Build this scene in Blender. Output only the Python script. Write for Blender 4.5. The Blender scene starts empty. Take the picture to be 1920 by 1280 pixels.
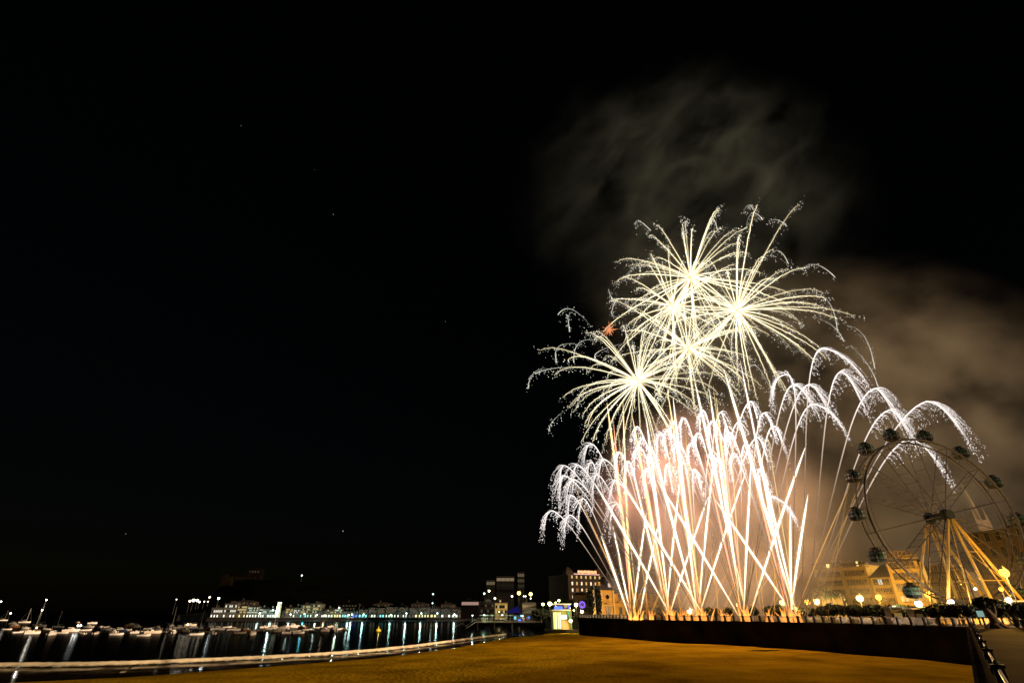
import bpy, bmesh, math, random
import numpy as np
from mathutils import Vector, Matrix

random.seed(7)
rng = np.random.default_rng(11)
R = math.radians
S = bpy.context.scene
COL = S.collection

# ------------------------------------------------------------------ camera
FPX, HOR = 933.33, 1146.0                       # focal length and horizon in pixels of the 1920 px photo
PITCH = math.atan((HOR - 640) / FPX)
EYE = Vector((0, 0, 6.5))
cam_d = bpy.data.cameras.new("camera")
cam_d.sensor_width = 36.0
cam_d.lens = FPX / 1920 * 36.0
cam_d.clip_start, cam_d.clip_end = 0.1, 20000
cam = bpy.data.objects.new("camera", cam_d)
COL.objects.link(cam)
cam.location = EYE
cam.rotation_euler = (R(90) + PITCH, 0, 0)
S.camera = cam

# ------------------------------------------------------------------ world, sun, exposure
FILL_EL = R(6.0)
FILL_FROM = Vector((0.86, -0.51, 0)).normalized()          # low, from the town side behind the camera
w = bpy.data.worlds.new("World")
S.world = w
w.use_nodes = True
nt = w.node_tree
sky = nt.nodes.new("ShaderNodeTexSky")
sky.sky_type = 'NISHITA'
sky.sun_disc = False
sky.sun_elevation = FILL_EL
sky.sun_rotation = math.atan2(FILL_FROM.x, FILL_FROM.y)
bg = nt.nodes["Background"]
bg.inputs["Strength"].default_value = 0.0004
nt.links.new(sky.outputs[0], bg.inputs["Color"])
fill_d = bpy.data.lights.new("town_fill", 'SUN')  # added night fill standing in for the town's lamplight, mainly on the boats
fill_d.energy = 5.0
fill_d.angle = R(0.5)
fill_d.color = (1.0, 0.70, 0.44)
town_fill = bpy.data.objects.new("town_fill", fill_d)
COL.objects.link(town_fill)
trav = Vector((-FILL_FROM.x * math.cos(FILL_EL), -FILL_FROM.y * math.cos(FILL_EL), -math.sin(FILL_EL)))
town_fill.rotation_euler = trav.to_track_quat('-Z', 'Y').to_euler()
S.view_settings.view_transform = 'Standard'
S.view_settings.look = 'None'
S.view_settings.exposure = 0.0
S.view_settings.gamma = 1.0
cy = S.cycles
cy.max_bounces = 6
cy.diffuse_bounces = 1
cy.glossy_bounces = 2
cy.transparent_max_bounces = 48
cy.volume_bounces = 0
cy.sample_clamp_indirect = 1.5
cy.volume_step_rate = 1.0
cy.volume_max_steps = 64
cy.use_denoising = True
cy.caustics_reflective = False
cy.caustics_refractive = False

# ------------------------------------------------------------------ helpers
SN, CS = math.sin(PITCH), math.cos(PITCH)
def ray(px, py):
    x = (px - 960) / FPX; y = (640 - py) / FPX
    return Vector((x, CS - y * SN, SN + y * CS))
def at(px, py, Y):
    r = ray(px, py); return EYE + r * (Y / r.y)
def gnd(px, py, z=0.0):
    r = ray(px, py); return EYE + r * ((z - EYE.z) / r.z)
def hx(px, Y):                                  # X of pixel column at the horizon row
    r = ray(px, HOR); return r.x / r.y * Y
def mpp(p):                                     # metres per photo pixel at a point
    d = p - EYE; return (d.y * CS + d.z * SN) / FPX

ORD = ("first second third fourth fifth sixth seventh eighth ninth tenth eleventh twelfth thirteenth fourteenth fifteenth sixteenth "
       "seventeenth eighteenth nineteenth twentieth").split()
def ordw(i):
    if i < 20: return ORD[i]
    t = {2: 'twenty', 3: 'thirty', 4: 'forty', 5: 'fifty'}[(i + 1) // 10]
    u = (i + 1) % 10
    return {'twenty': 'twentieth', 'thirty': 'thirtieth', 'forty': 'fortieth', 'fifty': 'fiftieth'}[t] if u == 0 else t + '-' + ORD[u - 1]

def tag(o, label=None, cat=None, group=None, kind=None):
    if label: o['label'] = label
    if cat: o['category'] = cat
    if group: o['group'] = group
    if kind: o['kind'] = kind
    return o
def empty(name, loc, label, cat, group=None, rz=0.0):
    o = bpy.data.objects.new(name, None)
    COL.objects.link(o)
    o.empty_display_size = 0.2
    o.location = loc; o.rotation_euler = (0, 0, rz)
    return tag(o, label, cat, group)
def link_copy(src, parent=None):
    c = src.copy(); COL.objects.link(c); c.parent = parent
    return c
def copy_tree(src, parent=None):
    c = link_copy(src, parent)
    for ch in list(src.children): copy_tree(ch, c)
    return c

class MB:                                       # collects simple solids into one mesh object
    def __init__(s): s.v = []; s.f = []; s.m = []; s.mi = 0
    def add(s, verts, faces):
        n = len(s.v); s.v += [tuple(v) for v in verts]
        s.f += [tuple(i + n for i in f) for f in faces]; s.m += [s.mi] * len(faces)
        return s
    def box(s, c, d, rz=0.0):
        x, y, z = d[0] / 2, d[1] / 2, d[2] / 2
        ca, sa = math.cos(rz), math.sin(rz)
        vs = []
        for k in (-z, z):
            for (i, j) in ((-x, -y), (x, -y), (x, y), (-x, y)):
                vs.append((c[0] + i * ca - j * sa, c[1] + i * sa + j * ca, c[2] + k))
        return s.add(vs, [(3, 2, 1, 0), (4, 5, 6, 7), (0, 1, 5, 4), (1, 2, 6, 5), (2, 3, 7, 6), (3, 0, 4, 7)])
    def tube(s, pts, rad, n=6, closed=False):
        P = [Vector(p) for p in pts]; L = len(P)
        rr = rad if hasattr(rad, '__len__') else [rad] * L
        vs = []; up = Vector((0.123, 0.31, 0.94))
        for i, p in enumerate(P):
            if closed: t = P[(i + 1) % L] - P[i - 1]
            else: t = P[min(i + 1, L - 1)] - P[max(i - 1, 0)]
            t.normalize()
            a = t.cross(up)
            if a.length < 1e-3: a = t.cross(Vector((1, 0, 0)))
            a.normalize(); b = t.cross(a)
            for k in range(n):
                q = 2 * math.pi * k / n
                vs.append(p + (a * math.cos(q) + b * math.sin(q)) * rr[i])
        fs = []
        for i in range(L if closed else L - 1):
            j = (i + 1) % L
            for k in range(n):
                l = (k + 1) % n
                fs.append((i * n + k, i * n + l, j * n + l, j * n + k))
        if not closed:
            fs.append(tuple(range(n - 1, -1, -1))); fs.append(tuple((L - 1) * n + k for k in range(n)))
        return s.add(vs, fs)
    def ball(s, c, r, nu=8, nv=6, sz=1.0):
        vs = [(c[0], c[1], c[2] + r * sz)]
        for i in range(1, nv):
            a = math.pi * i / nv
            for k in range(nu):
                b = 2 * math.pi * k / nu
                vs.append((c[0] + r * math.sin(a) * math.cos(b), c[1] + r * math.sin(a) * math.sin(b), c[2] + r * sz * math.cos(a)))
        vs.append((c[0], c[1], c[2] - r * sz)); e = len(vs) - 1
        fs = [(0, 1 + k, 1 + (k + 1) % nu) for k in range(nu)]
        for i in range(nv - 2):
            for k in range(nu):
                a = 1 + i * nu; l = (k + 1) % nu
                fs.append((a + k, a + nu + k, a + nu + l, a + l))
        a = 1 + (nv - 2) * nu
        fs += [(a + k, e, a + (k + 1) % nu) for k in range(nu)]
        return s.add(vs, fs)
    def loft(s, rings, cap=True):
        n = len(rings[0]); vs = [p for r in rings for p in r]; fs = []
        for i in range(len(rings) - 1):
            for k in range(n):
                l = (k + 1) % n
                fs.append((i * n + k, i * n + l, (i + 1) * n + l, (i + 1) * n + k))
        if cap:
            fs.append(tuple(range(n - 1, -1, -1))); fs.append(tuple((len(rings) - 1) * n + k for k in range(n)))
        return s.add(vs, fs)
    def build(s, name, mats, parent=None, smooth=False):
        me = bpy.data.meshes.new(name)
        me.from_pydata(s.v, [], s.f)
        if not isinstance(mats, (list, tuple)): mats = [mats]
        for m in mats: me.materials.append(m)
        if len(mats) > 1: me.polygons.foreach_set("material_index", s.m)
        if smooth: me.polygons.foreach_set("use_smooth", [True] * len(me.polygons))
        me.update()
        o = bpy.data.objects.new(name, me); COL.objects.link(o)
        if parent is not None: o.parent = parent
        return o

# ------------------------------------------------------------------ materials
MATS = {}
def mat(name, color, rough=0.7, noise=None, bump=0.0, metal=0.0, spec=0.3):
    if name in MATS: return MATS[name]
    m = bpy.data.materials.new(name); m.use_nodes = True
    t = m.node_tree; b = t.nodes["Principled BSDF"]
    b.inputs["Base Color"].default_value = (*color, 1)
    b.inputs["Roughness"].default_value = rough
    b.inputs["Metallic"].default_value = metal
    b.inputs["Specular IOR Level"].default_value = spec
    if noise:
        sc, amt = noise
        tc = t.nodes.new("ShaderNodeTexCoord"); n = t.nodes.new("ShaderNodeTexNoise")
        n.inputs["Scale"].default_value = sc; n.inputs["Detail"].default_value = 6
        t.links.new(tc.outputs["Object"], n.inputs["Vector"])
        r = t.nodes.new("ShaderNodeValToRGB")
        r.color_ramp.elements[0].position = 0.3; r.color_ramp.elements[1].position = 0.7
        r.color_ramp.elements[0].color = (*[c * (1 - amt) for c in color], 1)
        r.color_ramp.elements[1].color = (*[min(1, c * (1 + amt)) for c in color], 1)
        t.links.new(n.outputs["Fac"], r.inputs["Fac"]); t.links.new(r.outputs["Color"], b.inputs["Base Color"])
        if bump:
            bp = t.nodes.new("ShaderNodeBump"); bp.inputs["Strength"].default_value = bump
            t.links.new(n.outputs["Fac"], bp.inputs["Height"]); t.links.new(bp.outputs["Normal"], b.inputs["Normal"])
    MATS[name] = m
    return m
def glow(name, color, strength, sample=False):
    if name in MATS: return MATS[name]
    m = bpy.data.materials.new(name); m.use_nodes = True
    t = m.node_tree; t.nodes.remove(t.nodes["Principled BSDF"])
    e = t.nodes.new("ShaderNodeEmission"); e.inputs["Color"].default_value = (*color, 1); e.inputs["Strength"].default_value = strength
    t.links.new(e.outputs[0], t.nodes["Material Output"].inputs["Surface"])
    if not sample: m.cycles.emission_sampling = 'NONE'
    MATS[name] = m
    return m
def spark_mat():                                # burning star: colour and heat come from the point attribute "starfire"
    m = bpy.data.materials.new("burning_star"); m.use_nodes = True
    t = m.node_tree; t.nodes.remove(t.nodes["Principled BSDF"])
    a = t.nodes.new("ShaderNodeAttribute"); a.attribute_name = "starfire"
    e = t.nodes.new("ShaderNodeEmission"); e.inputs["Strength"].default_value = 1.0
    t.links.new(a.outputs["Color"], e.inputs["Color"])
    t.links.new(e.outputs[0], t.nodes["Material Output"].inputs["Surface"])
    m.cycles.emission_sampling = 'NONE'
    return m
def sheath_mat():                               # added emissive shell imitating the halo round a bright trail, faintest at its rim
    m = bpy.data.materials.new("halo_shell"); m.use_nodes = True
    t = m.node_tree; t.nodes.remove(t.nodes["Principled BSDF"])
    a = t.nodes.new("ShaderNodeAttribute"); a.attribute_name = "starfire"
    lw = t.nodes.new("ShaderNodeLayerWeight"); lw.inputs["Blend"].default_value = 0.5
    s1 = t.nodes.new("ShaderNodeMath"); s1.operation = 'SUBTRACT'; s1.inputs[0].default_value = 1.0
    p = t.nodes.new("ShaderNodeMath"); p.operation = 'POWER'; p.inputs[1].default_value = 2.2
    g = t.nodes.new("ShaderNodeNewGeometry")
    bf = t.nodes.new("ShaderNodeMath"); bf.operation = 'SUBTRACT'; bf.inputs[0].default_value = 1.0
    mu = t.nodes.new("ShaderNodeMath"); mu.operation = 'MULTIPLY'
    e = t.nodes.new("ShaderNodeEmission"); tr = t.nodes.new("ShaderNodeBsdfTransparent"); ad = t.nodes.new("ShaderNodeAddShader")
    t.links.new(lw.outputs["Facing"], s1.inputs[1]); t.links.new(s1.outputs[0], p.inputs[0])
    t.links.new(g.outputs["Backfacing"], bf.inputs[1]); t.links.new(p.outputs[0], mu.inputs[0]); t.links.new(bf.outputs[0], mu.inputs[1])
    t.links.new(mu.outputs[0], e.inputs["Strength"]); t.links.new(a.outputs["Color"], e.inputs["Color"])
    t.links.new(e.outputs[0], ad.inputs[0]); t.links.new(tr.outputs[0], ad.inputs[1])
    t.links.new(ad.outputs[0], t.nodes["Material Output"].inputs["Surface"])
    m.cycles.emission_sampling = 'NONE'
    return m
def smoke_mat(name, color, density, scale, thr, gain, stretch=(1, 1, 1), power=1.0, rate=1.0, dist=0.0, off=(0, 0, 0)):
    m = bpy.data.materials.new(name); m.use_nodes = True
    t = m.node_tree; t.nodes.remove(t.nodes["Principled BSDF"])
    tc = t.nodes.new("ShaderNodeTexCoord")
    ln = t.nodes.new("ShaderNodeVectorMath"); ln.operation = 'LENGTH'
    t.links.new(tc.outputs["Object"], ln.inputs[0])
    fo = t.nodes.new("ShaderNodeMapRange"); fo.interpolation_type = 'SMOOTHSTEP'
    fo.inputs["From Min"].default_value = 1.0; fo.inputs["From Max"].default_value = 0.25
    fo.inputs["To Min"].default_value = 0.0; fo.inputs["To Max"].default_value = 1.0
    t.links.new(ln.outputs["Value"], fo.inputs["Value"])
    mp = t.nodes.new("ShaderNodeMapping"); mp.inputs["Scale"].default_value = stretch; mp.inputs["Location"].default_value = off
    t.links.new(tc.outputs["Object"], mp.inputs["Vector"])
    n = t.nodes.new("ShaderNodeTexNoise"); n.inputs["Scale"].default_value = scale; n.inputs["Detail"].default_value = 4
    n.inputs["Roughness"].default_value = 0.55; n.inputs["Distortion"].default_value = dist
    t.links.new(mp.outputs[0], n.inputs["Vector"])
    mr = t.nodes.new("ShaderNodeMapRange"); mr.inputs["From Min"].default_value = thr; mr.inputs["From Max"].default_value = thr + 0.35
    mr.inputs["To Min"].default_value = 0; mr.inputs["To Max"].default_value = gain
    t.links.new(n.outputs["Fac"], mr.inputs["Value"])
    mu = t.nodes.new("ShaderNodeMath"); mu.operation = 'MULTIPLY'
    t.links.new(fo.outputs[0], mu.inputs[0]); t.links.new(mr.outputs[0], mu.inputs[1])
    m2 = t.nodes.new("ShaderNodeMath"); m2.operation = 'MULTIPLY'; m2.inputs[1].default_value = density
    t.links.new(mu.outputs[0], m2.inputs[0])
    vs = t.nodes.new("ShaderNodeVolumePrincipled")
    vs.inputs["Color"].default_value = (*color, 1)
    t.links.new(m2.outputs[0], vs.inputs["Density"])
    t.links.new(vs.outputs[0], t.nodes["Material Output"].inputs["Volume"])
    return m

M_STAR, M_HALO = spark_mat(), sheath_mat()
SODIUM = (1.0, 0.50, 0.07)
M_wall = mat("sea_wall_stone", (0.022, 0.018, 0.014), 1.0, (0.25, 0.85), 0.6, spec=0.0)
M_dark = mat("dark_iron", (0.02, 0.018, 0.015), 0.5)
M_rail = mat("painted_rail", (0.34, 0.32, 0.29), 0.35, metal=0.2)
M_white = mat("white_boat_paint", (0.90, 0.86, 0.80), 0.3)
M_cream = mat("cream_gelcoat", (0.70, 0.62, 0.50), 0.4)
M_blue = mat("navy_boat_paint", (0.03, 0.05, 0.12), 0.3)
M_wood = mat("varnished_wood", (0.25, 0.12, 0.05), 0.4, (3, 0.3))
M_glassd = mat("dark_glass", (0.006, 0.006, 0.006), 0.25, spec=0.3)
M_legs = mat("wheel_lamplit_paint", (0.32, 0.22, 0.045), 0.4)  # white paint with the amber lamplight put into its colour
M_rims = mat("wheel_unlit_paint", (0.013, 0.010, 0.007), 0.7)  # white wheel paint, darkened in the colour to stand as an unlit silhouette
M_gond = mat("gondola_dark_paint", (0.004, 0.006, 0.006), 0.85, spec=.1)
M_leaf = mat("tamarisk_leaf", (0.030, 0.038, 0.012), 0.7, (0.7, 0.6))
M_leaf2 = mat("cypress_leaf", (0.012, 0.016, 0.008), 0.8, (0.7, 0.5))
M_shrub = mat("shrub_leaf", (0.10, 0.11, 0.03), 0.6, (1.5, 0.5))
M_bark = mat("bark", (0.10, 0.075, 0.05), 0.9, (2.5, 0.5), 0.6)
M_lampb = mat("lamp_iron", (0.03, 0.03, 0.028), 0.45)

# ------------------------------------------------------------------ the setting: sea, beach, promenade, hill
EDGE = [(-30.4, -38.0), (-0.45, -0.5), (53.0, 66.5), (52.2, 75), (50.3, 85), (48, 96), (42.8, 106), (36.5, 116), (30.0, 126), (25.3, 144),
        (19.6, 168), (22.5, 184), (23.5, 214), (14, 232), (10, 300), (2, 438)]
PZ = 4.8
def sea():
    m = bpy.data.materials.new("night_water"); m.use_nodes = True
    t = m.node_tree; b = t.nodes["Principled BSDF"]
    b.inputs["Base Color"].default_value = (0.0015, 0.002, 0.003, 1); b.inputs["Roughness"].default_value = 0.12; b.inputs["Specular IOR Level"].default_value = 0.3
    b.inputs["IOR"].default_value = 1.33
    df = t.nodes.new("ShaderNodeBsdfDiffuse"); df.inputs["Color"].default_value = (0.0015, 0.002, 0.003, 1)
    mx = t.nodes.new("ShaderNodeMixShader"); mx.inputs[0].default_value = 0.16        # small waves hide most of the mirror
    t.links.new(df.outputs[0], mx.inputs[1]); t.links.new(b.outputs[0], mx.inputs[2]); t.links.new(mx.outputs[0], t.nodes["Material Output"].inputs["Surface"])
    tc = t.nodes.new("ShaderNodeTexCoord"); n = t.nodes.new("ShaderNodeTexNoise"); n.inputs["Scale"].default_value = 0.35; n.inputs["Detail"].default_value = 3
    bp = t.nodes.new("ShaderNodeBump"); bp.inputs["Strength"].default_value = 0.04; bp.inputs["Distance"].default_value = 0.12
    t.links.new(tc.outputs["Object"], n.inputs["Vector"]); t.links.new(n.outputs["Fac"], bp.inputs["Height"]); t.links.new(bp.outputs["Normal"], b.inputs["Normal"])
    o = MB().add([(-9000, -2000, 0), (9000, -2000, 0), (9000, 12000, 0), (-9000, 12000, 0)], [(0, 1, 2, 3)]).build("sea", m)
    tag(o, kind='structure')
sea()

SHORE_PX = SHORE = [Vector((p.x, p.y)) for p in (gnd(q[0], q[1], 0.26) for q in [(-420, 1298), (-160, 1287), (0, 1279), (240, 1268), (480, 1250), (700, 1233), (850, 1214), (905, 1203), (950, 1195), (1000, 1191)])]
SHORE = [Vector((-150, 20))] + SHORE + [Vector((12, 188)), Vector((30, 196))]
def shore_dist(x, y):
    best = 1e9; sgn = 1
    p = Vector((x, y))
    for a, b in zip(SHORE, SHORE[1:]):
        d = b - a; t = max(0, min(1, (p - a).dot(d) / d.length_squared))
        q = a + d * t; l = (p - q).length
        if l < best:
            best = l; sgn = 1 if (d.x * (p.y - a.y) - d.y * (p.x - a.x)) < 0 else -1
    return best * sgn
def hashn(x, y):
    return (math.sin(x * 0.37 + 1.3 * math.sin(y * 0.21)) + math.sin(y * 0.29 + 1.7 * math.sin(x * 0.17 + 2)) + 0.6 * math.sin(x * 0.9 - y * 0.6)) / 2.6
def beach():
    m = bpy.data.materials.new("orange_sand"); m.use_nodes = True
    t = m.node_tree; b = t.nodes["Principled BSDF"]
    b.inputs["Roughness"].default_value = 1.0; b.inputs["Specular IOR Level"].default_value = 0.0
    tc = t.nodes.new("ShaderNodeTexCoord")
    n = t.nodes.new("ShaderNodeTexNoise"); n.inputs["Scale"].default_value = 0.11; n.inputs["Detail"].default_value = 9; n.inputs["Roughness"].default_value = 0.62
    n2 = t.nodes.new("ShaderNodeTexNoise"); n2.inputs["Scale"].default_value = 2.2; n2.inputs["Detail"].default_value = 5
    r = t.nodes.new("ShaderNodeValToRGB")
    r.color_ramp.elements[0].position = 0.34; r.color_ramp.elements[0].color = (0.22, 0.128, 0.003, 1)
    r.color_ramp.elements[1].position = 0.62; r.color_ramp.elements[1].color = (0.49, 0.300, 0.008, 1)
    t.links.new(tc.outputs["Object"], n.inputs["Vector"]); t.links.new(tc.outputs["Object"], n2.inputs["Vector"])
    t.links.new(n.outputs["Fac"], r.inputs["Fac"]); t.links.new(r.outputs["Color"], b.inputs["Base Color"])
    ad = t.nodes.new("ShaderNodeMath"); ad.operation = 'MULTIPLY_ADD'; ad.inputs[1].default_value = 0.55
    t.links.new(n2.outputs["Fac"], ad.inputs[0]); t.links.new(n.outputs["Fac"], ad.inputs[2])
    bp = t.nodes.new("ShaderNodeBump"); bp.inputs["Strength"].default_value = 0.8; bp.inputs["Distance"].default_value = 0.6
    t.links.new(ad.outputs[0], bp.inputs["Height"]); t.links.new(bp.outputs["Normal"], b.inputs["Normal"])
    xs = np.arange(-150, 72, 2.0); ys = np.arange(-30, 200, 2.0)
    vs = []; fs = []
    pool = gnd(1447, 1219.5, 0.9)
    RIDGE = [Vector(gnd(*q, .9).xy) for q in ((1385, 1213), (1640, 1236))]
    for y in ys:
        for x in xs:
            d = shore_dist(x, y)
            z = 0.24 + 0.80 * (1 - math.exp(-max(d, 0) / 22.0)) if d > 0 else max(-1.5, 0.24 + d * 0.16)
            if d > 0:
                z += (0.05 * hashn(x, y) + 0.10 * hashn(x * 0.33 + 5, y * 0.4)) * min(1, d / 8)
                z -= 0.30 * math.exp(-(((x - pool.x) / 4.5) ** 2 + ((y - pool.y) / 2.2) ** 2))
            if d > 0:
                q = Vector((x, y)); e0, e1 = RIDGE; dd = e1 - e0; tt = max(0, min(1, (q - e0).dot(dd) / dd.length_squared)); z += .30 * math.exp(-((q - e0 - dd * tt).length / 1.6) ** 2) * (.6 + .4 * math.sin(tt * 19))
            vs.append((x, y, z))
    W = len(xs)
    for j in range(len(ys) - 1):
        for i in range(W - 1):
            a = j * W + i; fs.append((a, a + 1, a + 1 + W, a + W))
    o = MB().add(vs, fs).build("beach", m, smooth=True)
    tag(o, kind='structure')
beach()

def wet_sand():
    m = bpy.data.materials.new("wet_sand_film"); m.use_nodes = True
    t = m.node_tree; b = t.nodes["Principled BSDF"]
    b.inputs["Base Color"].default_value = (0.006, 0.0035, 0.001, 1); b.inputs["Roughness"].default_value = 0.075; b.inputs["IOR"].default_value = 1.33
    tc = t.nodes.new("ShaderNodeTexCoord"); n = t.nodes.new("ShaderNodeTexNoise"); n.inputs["Scale"].default_value = 0.22; n.inputs["Detail"].default_value = 4
    r = t.nodes.new("ShaderNodeMapRange"); r.inputs["From Min"].default_value = 0.45; r.inputs["From Max"].default_value = 0.58; r.inputs["To Min"].default_value = 0.10; r.inputs["To Max"].default_value = 0.65
    df = t.nodes.new("ShaderNodeBsdfDiffuse"); df.inputs["Color"].default_value = (0.010, 0.006, 0.002, 1); mx = t.nodes.new("ShaderNodeMixShader")
    t.links.new(tc.outputs["Object"], n.inputs["Vector"]); t.links.new(n.outputs["Fac"], r.inputs["Value"]); t.links.new(r.outputs[0], mx.inputs[0])
    t.links.new(df.outputs[0], mx.inputs[1]); t.links.new(b.outputs[0], mx.inputs[2]); t.links.new(mx.outputs[0], t.nodes["Material Output"].inputs["Surface"])
    fo = [gnd(*p) for p in [(-260, 1252), (-120, 1250), (0, 1249), (240, 1246), (480, 1235.5), (700, 1221.5), (850, 1203), (905, 1195.5), (950, 1190)]]
    fo = [p.lerp(q, k / 12) for p, q in zip(fo, fo[1:]) for k in range(12)]
    pts = [p.lerp(q, k / 12) for p, q in zip(SHORE[1:-3], SHORE[2:-2]) for k in range(12)]
    vs = []; n_ = 8
    for i, p in enumerate(pts):
        tg = (pts[min(i + 1, len(pts) - 1)] - pts[max(i - 1, 0)]).normalized(); sea_n = Vector((-tg.y, tg.x))
        wd = max(1.0, min((f.xy - p).length for f in fo) - 1.0)
        for k in range(n_):
            u = k / (n_ - 1); q = p + sea_n * (wd * u - .6 * (1 - u)); z = .275 * (1 - u) + .012 * u
            vs.append((q.x, q.y, z))
    fs = [(i * n_ + k, i * n_ + k + 1, (i + 1) * n_ + k + 1, (i + 1) * n_ + k) for i in range(len(pts) - 1) for k in range(n_ - 1)]
    o = MB().add(vs, fs).build("wet_sand", m, smooth=True); tag(o, kind='structure')
    # rain-dark puddle in the hollow by the wall
    p = gnd(1447, 1219.5, .9); r_ = random.Random(2)
    ring = [(p.x + 4.2 * math.cos(a) * r_.uniform(.8, 1.1), p.y + 1.7 * math.sin(a) * r_.uniform(.75, 1.15), .93) for a in [k * math.pi / 12 for k in range(24)]]
    o = MB().add(ring, [tuple(range(24))]).build("puddle", mat("puddle_water", (.004, .003, .001), .08)); tag(o, kind='structure')
wet_sand()

def surf():
    m = bpy.data.materials.new("sea_foam"); m.use_nodes = True
    t = m.node_tree; b = t.nodes["Principled BSDF"]
    b.inputs["Base Color"].default_value = (0.94, 0.83, 0.55, 1); b.inputs["Roughness"].default_value = 1.0; b.inputs["Specular IOR Level"].default_value = 0.0
    a = t.nodes.new("ShaderNodeAttribute"); a.attribute_name = "thickness"
    tc = t.nodes.new("ShaderNodeTexCoord"); n = t.nodes.new("ShaderNodeTexNoise"); n.inputs["Scale"].default_value = 0.9; n.inputs["Detail"].default_value = 7
    t.links.new(tc.outputs["Object"], n.inputs["Vector"])
    ad = t.nodes.new("ShaderNodeMath"); ad.operation = 'ADD'; t.links.new(a.outputs["Fac"], ad.inputs[0]); t.links.new(n.outputs["Fac"], ad.inputs[1])
    mr = t.nodes.new("ShaderNodeMapRange"); mr.inputs["From Min"].default_value = 0.55; mr.inputs["From Max"].default_value = 1.15
    t.links.new(ad.outputs[0], mr.inputs["Value"]); t.links.new(mr.outputs[0], b.inputs["Alpha"])
    pix = [(-260, 1252), (-120, 1250), (0, 1249), (120, 1248.5), (240, 1246), (360, 1241), (480, 1235.5), (600, 1229), (700, 1221.5), (780, 1212.5), (850, 1203), (905, 1195.5), (950, 1190)]
    base = [gnd(*p) for p in pix]
    pts = []
    for p, q in zip(base, base[1:]):
        for k in range(16): pts.append(p.lerp(q, k / 16))
    prof = ((1.25, .015, 0), (.75, .16, .45), (.25, .46, .9), (-.15, .50, 1), (-.55, .22, .6), (-1.2, .015, 0))
    vs = []; th = []
    for i, p in enumerate(pts):
        tg = (pts[min(i + 1, len(pts) - 1)] - pts[max(i - 1, 0)]).normalized(); nn = Vector((tg.y, -tg.x, 0))
        wd = 1.5 * (0.85 + 0.3 * math.sin(i * 0.21) * math.sin(i * 0.07 + 1)) * max(0.3, 1 - i / len(pts) * 0.7)
        for o, z, k in prof:
            q = p + nn * (wd * o + random.uniform(-.07, .07)); vs.append((q.x, q.y, z * (.92 + .16 * random.random()) if z > .1 else z)); th.append(k)
    n_ = len(prof); fs = [(i * n_ + k, i * n_ + k + 1, (i + 1) * n_ + k + 1, (i + 1) * n_ + k) for i in range(len(pts) - 1) for k in range(n_ - 1)]
    o = MB().add(vs, fs).build("surf_foam", m, smooth=True)
    at_ = o.data.attributes.new("thickness", 'FLOAT', 'POINT'); at_.data.foreach_set("value", th)
    tag(o, 'pale line of breaking surf along the edge of the beach', 'foam', kind='stuff')
surf()

def promenade():
    m = mat("promenade_paving", (0.045, 0.030, 0.011), 0.9, (0.25, 0.45), 0.1, spec=0.012)
    me = bpy.data.meshes.new("promenade"); bm = bmesh.new()
    ring = [(x, y) for x, y in EDGE] + [(2, 520), (700, 520), (700, -60), (-30.4, -60)]
    top = [bm.verts.new((x, y, PZ)) for x, y in ring]
    f = bm.faces.new(top); bmesh.ops.triangulate(bm, faces=[f]); bmesh.ops.recalc_face_normals(bm, faces=bm.faces)
    bm.to_mesh(me); bm.free(); me.materials.append(m)
    o = bpy.data.objects.new("promenade", me); COL.objects.link(o); tag(o, kind='structure')
promenade()

def sea_wall():
    mb = MB()
    for (a, b) in zip(EDGE, EDGE[1:]):
        A, B = Vector((*a, 0)), Vector((*b, 0)); d = (B - A).normalized(); n = Vector((-d.y, d.x, 0))   # n towards the sea
        for (o0, o1, z0, z1) in ((-0.5, 0.02, -1.5, 4.797), (0.02, 0.28, 4.35, 4.95)):
            ex = d * (0.25 if o0 > 0 else 0)
            q = [A + n * o0 - ex, B + n * o0 + ex, B + n * o1 + ex, A + n * o1 - ex]
            mb.add([(p.x, p.y, z0) for p in q] + [(p.x, p.y, z1) for p in q], [(3, 2, 1, 0), (4, 5, 6, 7), (0, 1, 5, 4), (1, 2, 6, 5), (2, 3, 7, 6), (3, 0, 4, 7)])
    o = mb.build("sea_wall", M_wall)
    tag(o, 'long dark stone sea wall between the sand and the promenade', 'sea wall')
sea_wall()

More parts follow.
